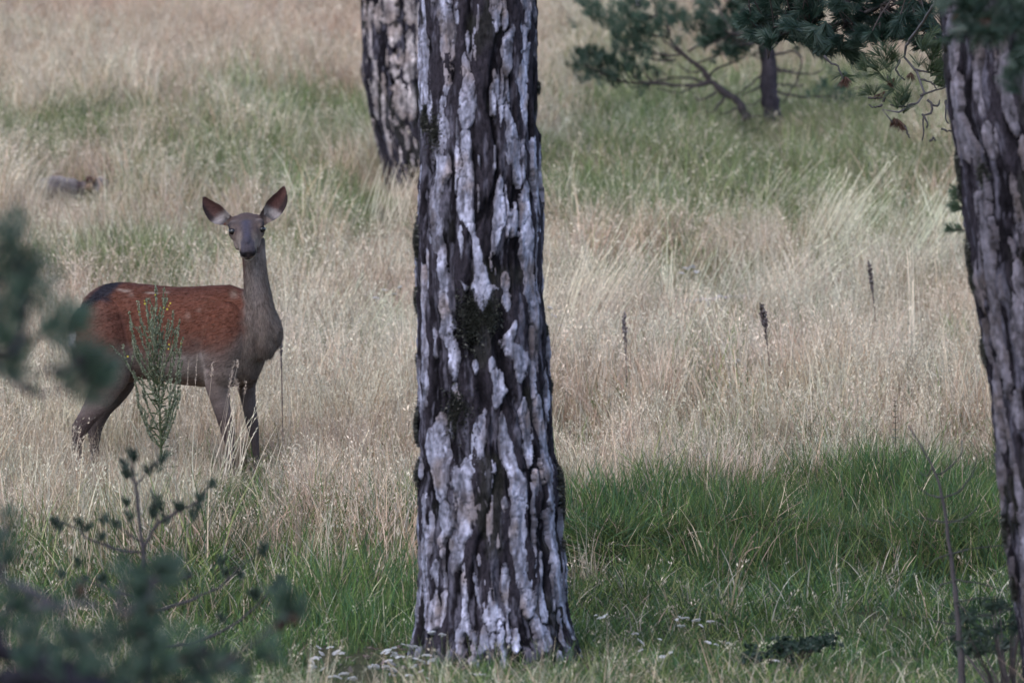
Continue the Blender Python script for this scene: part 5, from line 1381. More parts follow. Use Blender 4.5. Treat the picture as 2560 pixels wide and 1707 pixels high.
def right_tree_boughs(tree, org):
    """the dark drooping boughs of the right-hand pine, in the top right of the picture"""
    g = np.random.default_rng(71)
    NC = ((0.011, 0.027, 0.019), (0.030, 0.060, 0.041))
    def grp(dz):
        return lambda u, v, w=0.0: P(u, v, dz + w)
    q = grp(26.0)
    m, nb = MB(), MB()
    start = np.array([org[0] - 0.1, org[1], 1.75])
    main = twig(m, [start, q(2400, -420, -3.0), q(2330, -180, -1.2), q(2260, -30), q(2200, 18), q(2123, 52), q(2060, 62), q(1990, 75), q(1930, 90)], 0.035, 0.007, 46, 8, (0.10, 0.088, 0.09), 0.003, g)
    # crown of fine dark needles
    tips, dd = [], []
    for k in range(290):
        u = g.uniform(1855, 2380); top = -130
        low = np.interp(u, [1855, 1900, 1960, 2020, 2060, 2120, 2160, 2200, 2260, 2300, 2380], [95, 118, 112, 118, 135, 142, 120, 108, 118, 135, 118])
        v = top + (low - 14 - top) * (1 - (1 - g.random()) ** 1.25)
        tips.append(q(u, v, g.normal(0, 0.22))); a = np.array([g.normal(-0.35, 0.5), g.normal(0, .5), g.normal(0.0, .45)]); dd.append(a)
    for (u, v) in [(2120, 135), (2135, 148), (2145, 150), (2133, 158), (2105, 132), (2040, 135), (2060, 142), (2075, 135)]:
        tips.append(q(u, v - 6)); dd.append(np.array([0.7, 0, -0.5]))
    tips = np.array(tips); dd = np.array(dd)
    needles(nb, tips, dd, 110, 0.068, 1.0, 0.10, 0.0019, NC, g, back=0.9)
    # the fine shoots that carry them
    for k in range(0, len(tips) - 8, 2):
        i = np.argmin(np.linalg.norm(main[14:] - tips[k], axis=1)) + 14
        b = main[min(i, len(main) - 1)]
        if np.linalg.norm(b - tips[k]) < 0.75:
            mid = (b + tips[k]) / 2 + g.normal(0, 0.03, 3) + [0, 0, -0.02]
            twig(m, [b, mid, tips[k]], 0.0045, 0.0025, 7, 4)
    for pts in [[(2260, -30), (2262, 60), (2265, 110)], [(2262, 12), (2310, 10), (2370, 12)], [(2264, 20), (2320, 25), (2375, 40)], [(2262, -10), (2215, 30), (2205, 70), (2190, 100)], [(2230, 0), (2290, 40), (2340, 70)], [(2010, 70), (2040, 20), (2090, -30)], [(2160, 35), (2110, 0), (2060, -40)],
                [(2095, 120), (2120, 135), (2140, 148), (2155, 150)]]:
        twig(m, [q(a, b) for a, b in pts], 0.008, 0.003, 10, 5, (0.05, 0.042, 0.045), 0.003, g)
    m.build('branch', M_TWIG, tree, org); nb.build('needles', M_NEEDLE, tree, org, smooth=False)['kind'] = 'stuff'
    # twisted dead twigs with rusty and green needle bunches, hanging beside the trunk
    q = grp(24.5)
    m, nb, rb = MB(), MB(), MB()
    twig(m, [start + [0, 0, -0.1], q(2440, -200, -3), q(2330, 20, -0.8), q(2262, 120), q(2265, 150), q(2285, 172), q(2300, 195), q(2312, 240), q(2322, 250), q(2290, 262), q(2265, 275), q(2230, 285), q(2212, 268), q(2205, 272), q(2202, 290), q(2215, 303), q(2232, 307)], 0.02, 0.004, 70, 6, (0.14, 0.125, 0.13), 0.002, g)
    for pts in [[(2060, 140), (2080, 160), (2094, 165), (2100, 182), (2110, 198)], [(2205, 262), (2200, 266), (2185, 268), (2172, 262)], [(2208, 255), (2215, 240), (2226, 222), (2230, 210), (2218, 190)], [(2170, 245), (2195, 246), (2212, 243)],
                [(2285, 175), (2310, 180), (2330, 185), (2345, 190)], [(2300, 240), (2330, 228), (2355, 222), (2370, 215)], [(2318, 250), (2330, 262), (2328, 280), (2310, 290), (2308, 310), (2310, 330), (2305, 352)], [(2330, 262), (2345, 265), (2350, 250)], [(2354, 322), (2370, 327), (2382, 325)], [(2325, 355), (2332, 345), (2338, 352)],
                [(2290, 260), (2250, 268), (2225, 262)], [(2305, 285), (2318, 305), (2316, 320)], [(2365, 250), (2366, 290), (2372, 310)], [(2250, 150), (2240, 175), (2250, 190), (2262, 200)], [(2300, 200), (2325, 205), (2342, 222)], [(2262, 315), (2268, 335), (2275, 345)]]:
        twig(m, [q(a, b) for a, b in pts], 0.006, 0.003, 10, 5, (0.085, 0.075, 0.075), 0.002, g)
    gt = [(2250, 262, (0, 0, 1), 6), (2255, 250, (0.1, 0, 1), 3), (2215, 160, (0, 0, 1), 5), (2200, 165, (-.5, 0, 1), 4), (2185, 172, (-.7, 0, .6), 4), (2225, 150, (0.1, 0, 1), 4), (2325, 150, (0.2, 0, 1), 5), (2330, 170, (0.7, 0, .6), 7), (2345, 165, (0.5, 0, .4), 6), (2310, 110, (0, 0, 1), 5), (2340, 120, (0.3, 0, .7), 6),
          (2345, 190, (.6, 0, .3), 5), (2355, 205, (.6, 0, 0), 3), (2110, 200, (-.2, 0, -.3), 2), (2225, 212, (-.2, 0, .5), 3), (2180, 235, (-.3, 0, .3), 2)]
    for (u, v, dr, n) in gt:
        needles(nb, [q(u, v) + g.normal(0, 0.020, 3) for _ in range(n)], [np.array(dr) + g.normal(0, .25, 3) for _ in range(n)], 30, 0.072, 0.95, 0.05, 0.0017, ((0.025, 0.045, 0.018), (0.065, 0.092, 0.038)), g, back=0.15)
    for (u, v, dr, n) in [(2110, 202, (0, 0, -1), 3), (2113, 196, (0, 0, -.6), 2), (2228, 210, (-.2, 0, -.5), 4), (2240, 300, (.1, 0, -.6), 5), (2248, 308, (.2, 0, -1), 3), (2200, 238, (-.2, 0, -1), 2), (2280, 182, (0, 0, -1), 2)]:
        needles(rb, [q(u, v) + g.normal(0, 0.008, 3) for _ in range(n)], [dr] * n, 26, 0.040, 1.2, -0.1, 0.0020, ((0.055, 0.024, 0.018), (0.11, 0.055, 0.036)), g, back=0.2)
    m.build('branch', M_TWIG, tree, org); nb.build('needles', M_NEEDLE, tree, org, smooth=False)['kind'] = 'stuff'; rb.build('dead_needles', M_NEEDLE, tree, org, smooth=False)['kind'] = 'stuff'
    # little shoots springing from the left side of the trunk
    q = grp(18.95); m, nb = MB(), MB()
    for (u, v, u2, v2) in [(2420, 575, 2376, 574), (2405, 520, 2385, 515), (2400, 490, 2388, 478)]:
        twig(m, [q(u, v), q(u2, v2)], 0.004, 0.002, 5, 4); needles(nb, [q(u2, v2), q((u + u2) / 2, v)], [[-1, 0, .3]] * 2, 30, 0.042, 0.8, 0.1, 0.0018, ((0.035, 0.06, 0.035), (0.07, 0.10, 0.06)), g)
    m.build('branch', M_TWIG, tree, org); nb.build('needles', M_NEEDLE, tree, org, smooth=False)['kind'] = 'stuff'
    # soft bough hanging in front of the trunk, nearer the camera
    q = grp(15.2); m, nb, rb = MB(), MB(), MB()
    twig(m, [start + [0, 0, 0.1], q(2480, -300, 1.5), q(2450, -60), q(2440, 20), q(2470, 60), q(2530, 70), q(2590, 90)], 0.02, 0.006, 30, 6, TW, 0.002, g)
    tips, dd = [], []
    for (u, v, n) in [(2400, 45, 4), (2400, 80, 3), (2440, 30, 5), (2450, 70, 4), (2490, 50, 5), (2520, 20, 4), (2540, 60, 5), (2560, 100, 4), (2590, 60, 5), (2500, 95, 3), (2550, 150, 4), (2570, 190, 4), (2430, -20, 6), (2500, -30, 6), (2560, -20, 6), (2380, 0, 3)]:
        for _ in range(n): tips.append(q(u, v) + g.normal(0, 0.02, 3)); dd.append(g.normal(0, .5, 3) + [0, 0, -.4])
    needles(nb, tips, dd, 38, 0.06, 0.9, 0.0, 0.0022, ((0.016, 0.034, 0.024), (0.036, 0.060, 0.042)), g)
    needles(rb, [q(2393, 42), q(2455, 40), q(2460, 55), q(2530, 52), q(2538, 60), q(2465, 48)], [[0, 0, -1]] * 6, 50, 0.022, 1.0, -0.1, 0.004, ((0.10, 0.04, 0.025), (0.16, 0.07, 0.045)), g)
    m.build('branch', M_TWIG, tree, org); nb.build('needles', M_NEEDLE, tree, org, smooth=False)['kind'] = 'stuff'; rb.build('dead_needles', M_NEEDLE, tree, org, smooth=False)['kind'] = 'stuff'

def dead_sapling():
    g = np.random.default_rng(81); d = 19.6; q = lambda u, v, w=0.0: P(u, v, d + w)
    base = gpoint(2405, d); root = thing('dead_sapling', 'bare dark sapling with upcurved twigs left of the right trunk', 'sapling', base)
    m = MB(); twig(m, [base, q(2402, 1640), q(2392, 1520), q(2383, 1440), q(2372, 1350), q(2355, 1245), q(2338, 1180), q(2305, 1120), q(2270, 1062)], 0.013, 0.0022, 34, 7, (0.075, 0.065, 0.07), 0.001, g)
    m.build('stem', M_TWIG, root, base)
    for pts in [[(2340, 1185), (2360, 1180), (2400, 1140), (2405, 1100)], [(2355, 1245), (2320, 1235), (2295, 1215)], [(2356, 1245), (2400, 1225), (2432, 1180), (2442, 1135)], [(2365, 1305), (2335, 1300), (2300, 1290)], [(2365, 1305), (2405, 1298), (2430, 1280), (2446, 1265)],
                [(2374, 1385), (2345, 1395), (2310, 1420)], [(2374, 1385), (2430, 1372), (2510, 1362)], [(2385, 1450), (2350, 1465), (2335, 1495)], [(2385, 1450), (2440, 1455), (2490, 1470), (2520, 1485)], [(2388, 1505), (2440, 1495), (2500, 1490)], [(2390, 1508), (2420, 1530), (2445, 1545)],
                [(2398, 1555), (2440, 1540), (2490, 1535), (2530, 1520)], [(2396, 1560), (2350, 1555), (2320, 1545)], [(2402, 1610), (2450, 1600), (2500, 1605)], [(2330, 1170), (2318, 1190), (2300, 1180)], [(2400, 1585), (2360, 1600), (2340, 1620)]]:
        mm = MB(); twig(mm, [q(a, b, 0.02 * g.normal()) for a, b in pts], 0.004, 0.0016, 12, 4, (0.06, 0.06, 0.058), 0.001, g); mm.build('twig', M_TWIG, root, base)
    nb = MB(); tips, dd = [], []
    for k in range(70):
        tips.append(q(g.uniform(2380, 2580), g.uniform(1500, 1640), g.normal(0, 0.25))); dd.append(g.normal(0, 1, 3) + [0, 0, .6])
    needles(nb, tips, dd, 26, 0.045, 1.0, 0.2, 0.0022, ((0.014, 0.028, 0.018), (0.030, 0.052, 0.034)), g)
    b2 = gpoint(2520, 19.5); r2 = thing('low_pine_growth', 'dark low pine shoots at the foot of the right trunk', 'shrub', b2)
    nb.build('needles', M_NEEDLE, r2, b2, smooth=False)['kind'] = 'stuff'
    mm = MB()
    for k in range(26): e = tips[k]; twig(mm, [b2 + g.normal(0, .03, 3) * [1, 1, 0], (b2 + e) / 2, e], 0.004, 0.002, 6, 4, TW)
    mm.build('stems', M_TWIG, r2, b2)

def bark_litter():
    g = np.random.default_rng(44); mb = MB()
    for k in range(420):
        a = g.random() * 6.283; r = 0.27 + abs(g.normal(0, 0.16)); x = morg[0] + 0.03 + r * math.sin(a); y = 21.3 + r * math.cos(a); z = float(ground_z(np.array([x]), np.array([y]))[0]) + 0.006 + 0.02 * g.random()
        s = 0.010 + 0.022 * g.random(); ax = g.normal(size=3); ax[2] *= 0.3; ax /= np.linalg.norm(ax); b = np.cross(ax, [g.normal(0, .3), g.normal(0, .3), 1]); b /= np.linalg.norm(b)
        p = np.array([x, y, z]); up = np.array([0, 0, 0.004])
        mb.add([p, p + ax * s, p + ax * s * 0.9 + b * s * 0.6, p + b * s * 0.5, p + up, p + ax * s + up, p + ax * s * 0.9 + b * s * 0.6 + up, p + b * s * 0.5 + up], Q=[[4, 5, 6, 7], [0, 1, 5, 4], [1, 2, 6, 5], [2, 3, 7, 6], [3, 0, 4, 7]], c=np.array([0.12, 0.09, 0.085]) * (0.4 + 1.3 * g.random()))
    o = mb.build('bark_litter', M_PLATE, smooth=False); tag(o, 'fallen bark chips round the foot of the central trunk', 'litter', kind='stuff')

def left_sapling():
    g = np.random.default_rng(91); d = 17.6; q = lambda u, v, w=0.0: P(u, v, d + w)
    base = gpoint(372, d); root = thing('pine_sapling', 'young pine with a candelabra of twigs below the deer', 'pine tree', base)
    NC = ((0.013, 0.028, 0.020), (0.028, 0.050, 0.034))
    def br(pts, r0, r1, tips=(), nm='branch', n=14, nn=46, L=0.025):
        m, nb = MB(), MB()
        twig(m, [q(*p) for p in pts], r0, r1, n, 6, (0.045, 0.040, 0.045), 0.0015, g); m.build(nm, M_TWIG, root, base)
        if tips:
            P_, D_ = [], []
            for (a, b) in tips:
                for _ in range(3): P_.append(q(a, b + 8) + g.normal(0, 0.005, 3)); D_.append(g.normal(0, .25, 3) + [0, 0, 1])
            needles(nb, P_, D_, 20, L * 1.35, 0.9, 0.2, 0.0014, NC, g); nb.build('needles', M_NEEDLE, root, base, smooth=False)['kind'] = 'stuff'
    br([(372, 1990), (368, 1700), (362, 1500), (358, 1379), (349, 1316), (340, 1216), (325, 1188)], 0.016, 0.0035, nm='trunk', n=30)
    br([(340, 1216), (332, 1180), (329, 1135)], 0.0032, 0.0022, [(329, 1126), (331, 1140)])
    br([(330, 1192), (318, 1172), (310, 1150)], 0.003, 0.002, [(309, 1153), (313, 1178), (325, 1178)])
    br([(340, 1216), (355, 1195), (375, 1170), (408, 1146)], 0.003, 0.002, [(408, 1144), (372, 1174), (392, 1160)])
    br([(358, 1375), (375, 1340), (392, 1312), (419, 1293), (470, 1265), (500, 1248), (525, 1210)], 0.006, 0.0022, [(525, 1207), (500, 1240), (490, 1262), (480, 1280)], n=20)
    br([(395, 1308), (388, 1280), (390, 1245)], 0.0035, 0.0022, [(390, 1240), (385, 1262), (384, 1278), (398, 1258)])
    br([(419, 1293), (435, 1280), (444, 1262)], 0.003, 0.002, [(444, 1258), (452, 1263), (412, 1290)])
    br([(358, 1379), (320, 1378), (289, 1372), (250, 1358), (216, 1345), (200, 1325), (140, 1298)], 0.005, 0.002, [(138, 1300), (152, 1306), (198, 1300)], n=20)
    br([(349, 1352), (330, 1340), (316, 1330), (300, 1315), (292, 1300)], 0.0036, 0.002, [(292, 1300), (320, 1283), (262, 1292), (310, 1248)])
    br([(289, 1372), (262, 1355), (255, 1335)], 0.003, 0.002, [(255, 1335), (220, 1315)])
    br([(362, 1460), (420, 1450), (480, 1440)], 0.005, 0.003, [(470, 1430)])
    br([(364, 1530), (419, 1518), (500, 1490), (563, 1455), (575, 1420), (600, 1419)], 0.006, 0.0022, [(556, 1395), (560, 1422), (600, 1430), (660, 1368), (655, 1375)], n=20)
    br([(563, 1455), (610, 1410), (660, 1372)], 0.003, 0.002)
    br([(366, 1620), (450, 1612), (527, 1590), (590, 1555), (631, 1523), (680, 1470), (702, 1437)], 0.006, 0.0022, [(702, 1440), (635, 1480), (640, 1476), (552, 1540), (684, 1460)], n=20)
    br([(362, 1500), (300, 1480), (240, 1460), (200, 1440)], 0.005, 0.002, [(198, 1398), (155, 1428), (250, 1440), (258, 1445), (205, 1450)], n=16)

def foreground_pine():
    """pine whose trunk stands just outside the frame on the left; its boughs reach in, out of focus"""
    g = np.random.default_rng(101)
    NC = ((0.026, 0.054, 0.037), (0.060, 0.102, 0.070))
    bx = -1.45; dz = 9.0; base = np.array([bx, dz, float(ground_z(np.array([bx]), np.array([dz]))[0])])
    root = thing('foreground_pine', 'out of focus pine whose boughs reach in from the left edge', 'pine tree', base)
    m = MB(); path = catmull([base - [0, 0, .1], base + [0.05, 0, 1.0], base + [0.02, 0.05, 2.2], base + [0, 0, 5.0]], 60)
    V, T, Q = sweep(path, np.interp(np.linspace(0, 1, 60), [0, .05, 1], [.16, .12, .04]), ns=28); nn = fbm(V[:, 0] * 18, V[:, 1] * 18, V[:, 2] * 6, 95, 4); V[:, :2] += nn[:, None] * 0.012
    m.add(V, T, Q, np.clip(np.array([0.12, 0.10, 0.105]) * (1 + .6 * nn[:, None]), .01, 1)); m.build('trunk', M_BARK, root, base)
    def bough(dd_, pts, r0, r1, tufts, cones=(), L=0.055, nn_=13, jit=0.021, c=(0.034, 0.030, 0.037), z0=None):
        kk = 0.8; dd_ = dd_ * kk; L = L * kk; jit = jit * kk; r0 = r0 * kk; r1 = r1 * kk
        q = lambda u, v, w=0.0: P(u, v, dd_ + w)
        m, nb, cb = MB(), MB(), []
        z0 = q(*pts[0][:2])[2] - 0.1 if z0 is None else z0
        pp = [np.array([bx + 0.05, dz, z0])] + [q(*p) for p in pts]
        twig(m, pp, r0, r1, 34, 8, c, 0.002, g)
        P_, D_ = [], []
        main = catmull(pp, 60)
        for (a, b, n, du, dv) in tufts:
            c0 = q(a, b); i = np.argmin(np.linalg.norm(main - c0, axis=1)); 
            if np.linalg.norm(main[i] - c0) > 0.01: twig(m, [main[i], (main[i] + c0) / 2 + [0, 0, -0.006], c0], 0.0058, 0.0040, 6, 5, c)
            for _ in range(n): P_.append(c0 + g.normal(0, jit, 3)); D_.append(np.array([du, g.normal(0, .2), -dv]) + g.normal(0, .35, 3))
        needles(nb, P_, D_, nn_, L, 0.85, 0.15, 0.0019, NC, g)
        for (a, b) in cones:
            for _ in range(1): V, T, Q = ellipsoid(q(a, b) + g.normal(0, .006, 3), (0.008, 0.008, 0.012), 10, 7); cb.append((V, T, Q))
        m.build('branch', M_TWIG, root, base); nb.build('needles', M_NEEDLE, root, base, smooth=False)['kind'] = 'stuff'
        for (V, T, Q) in cb: obj('cone', make_mesh('cone', V - base, [T, Q], np.tile([0.055, 0.030, 0.024], (len(V), 1))), M_TWIG, root)
    # upper left boughs
    bough(11.0, [(-120, 900), (-20, 880), (40, 870), (60, 800), (62, 740), (50, 660), (38, 600)], 0.02, 0.006,
          [(30, 575, 5, 0, -1), (10, 600, 5, -.2, -1), (55, 640, 4, .3, -1), (20, 660, 6, -.2, -1), (70, 690, 5, .4, -.8), (15, 720, 7, -.2, -1), (60, 735, 7, 0, -1), (85, 745, 4, .5, -.8), (20, 770, 7, 0, -1), (55, 780, 5, .2, -1), (-30, 700, 8, 0, -1), (-40, 800, 6, 0, -1), (-30, 620, 5, 0, -1)])
    bough(11.2, [(-120, 930), (-40, 900), (20, 890), (60, 860), (100, 830), (140, 826), (160, 815)], 0.016, 0.004,
          [(165, 800, 5, .6, -.9), (150, 815, 4, .3, -.9), (185, 800, 3, .9, -.4), (140, 835, 2, .3, .2), (35, 870, 5, 0, -1), (55, 850, 4, .3, -1), (15, 890, 5, 0, -.6), (50, 900, 4, .3, 0), (-20, 850, 6, 0, -1)])
    bough(11.4, [(-120, 880), (-30, 900), (30, 950), (70, 980), (120, 987), (165, 975), (190, 960), (210, 945)], 0.016, 0.004,
          [(215, 935, 5, .4, -1), (235, 915, 4, .6, -1), (200, 900, 5, -.1, -1), (225, 960, 5, .8, -.4), (195, 935, 4, 0, -1), (245, 950, 3, .9, -.2), (240, 895, 3, .5, -1), (80, 950, 2, 0, -.8)], c=(0.06, 0.052, 0.062))
    bough(11.3, [(-120, 880), (-20, 930), (60, 925), (120, 925), (170, 918), (190, 905)], 0.010, 0.004, [(195, 880, 4, .1, -1), (210, 900, 3, .4, -.8)], c=(0.06, 0.052, 0.062))
    # bottom left mass
    bough(12.2, [(-80, 1420), (0, 1452), (45, 1462), (90, 1478), (117, 1496), (145, 1518), (170, 1540)], 0.022, 0.007,
          [(30, 1500, 6, .2, -.6), (60, 1520, 6, .2, 0), (20, 1540, 6, 0, 0), (5, 1330, 4, 0, -1), (10, 1375, 4, .1, -1), (12, 1310, 3, .1, -1), (5, 1400, 3, 0, -1), (70, 1560, 4, .3, .3), (120, 1530, 3, .5, .3)], c=(0.075, 0.068, 0.085), jit=0.013, L=0.04)
    bough(13.0, [(-60, 1560), (40, 1530), (110, 1515), (160, 1505), (200, 1500), (240, 1512), (280, 1524), (330, 1528), (370, 1500), (380, 1450), (400, 1420)], 0.014, 0.005,
          [(400, 1420, 6, .5, -.5), (430, 1420, 5, 1, 0), (380, 1440, 6, 0, -1), (350, 1450, 6, -.3, -.7), (330, 1430, 4, -.5, -.8), (410, 1450, 5, .6, 0), (360, 1490, 6, 0, -.6), (390, 1500, 6, .3, .1), (370, 1540, 6, .1, .4), (340, 1510, 5, -.3, 0), (305, 1460, 3, -.5, -.6), (205, 1478, 3, 0, -.8)], [(206, 1480), (370, 1515)], c=(0.12, 0.105, 0.125), jit=0.014, L=0.045)
    bough(11.8, [(-80, 1600), (0, 1634), (60, 1640), (110, 1668), (170, 1672), (240, 1712), (320, 1740), (420, 1800)], 0.042, 0.020,
          [(60, 1590, 4, 0, -1), (120, 1610, 4, .2, -.8), (200, 1640, 5, .2, -.8), (280, 1670, 5, .3, -.6)], c=(0.022, 0.020, 0.028))
    bough(11.6, [(-80, 1700), (20, 1702), (90, 1690), (160, 1700), (230, 1720), (300, 1790)], 0.035, 0.02, [(60, 1660, 4, 0, -1), (150, 1660, 5, .2, -1), (230, 1680, 5, .2, -1)], c=(0.020, 0.019, 0.026))
    bough(12.3, [(-80, 1640), (40, 1625), (120, 1620), (200, 1605), (260, 1595), (300, 1580), (350, 1570), (375, 1590)], 0.02, 0.006,
          [(175, 1585, 4, 0, -1), (165, 1600, 4, -.3, 0), (280, 1580, 5, 0, -1), (310, 1570, 5, .2, -.8), (300, 1600, 5, 0, 0), (350, 1600, 6, .3, 0), (340, 1560, 5, .1, -1), (220, 1640, 5, 0, 0), (370, 1620, 6, .4, .2), (400, 1590, 4, .5, -.3), (250, 1610, 5, 0, .2)], [(172, 1583), (363, 1596), (300, 1570)], jit=0.018, L=0.045)
    bough(12.6, [(-80, 1780), (200, 1750), (330, 1700), (420, 1665), (470, 1640), (520, 1620)], 0.02, 0.006,
          [(420, 1650, 6, .2, -.8), (450, 1630, 6, .4, -.6), (480, 1645, 6, .6, 0), (400, 1680, 7, 0, 0), (360, 1660, 6, -.2, -.6), (440, 1690, 7, .3, .2), (500, 1610, 4, .7, -.6), (520, 1650, 5, .8, 0), (330, 1700, 6, 0, 0), (300, 1650, 4, 0, -.8), (520, 1690, 5, .6, .3)], [(448, 1650), (500, 1640)], jit=0.02, L=0.045)
    bough(13.2, [(-60, 1800), (300, 1760), (480, 1700), (560, 1665), (640, 1640), (665, 1640)], 0.016, 0.005,
          [(560, 1660, 5, .4, -.5), (580, 1680, 5, .5, .2), (540, 1650, 4, 0, -.9), (650, 1625, 4, .5, -.9), (670, 1650, 3, .9, 0), (610, 1690, 4, .5, .3), (500, 1690, 6, .2, .2)], [(665, 1635), (575, 1665)], jit=0.018, L=0.04)
    bough(12.8, [(-60, 1820), (350, 1760), (520, 1680), (600, 1630), (650, 1590), (690, 1565), (705, 1550)], 0.014, 0.005,
          [(712, 1530, 6, .1, -1), (725, 1510, 5, .3, -1), (700, 1505, 4, -.2, -1), (735, 1535, 4, .7, -.5), (700, 1555, 4, -.2, .2), (720, 1490, 3, .2, -1)], [(708, 1555), (700, 1562), (716, 1560)], jit=0.012, L=0.042, c=(0.055, 0.048, 0.055))

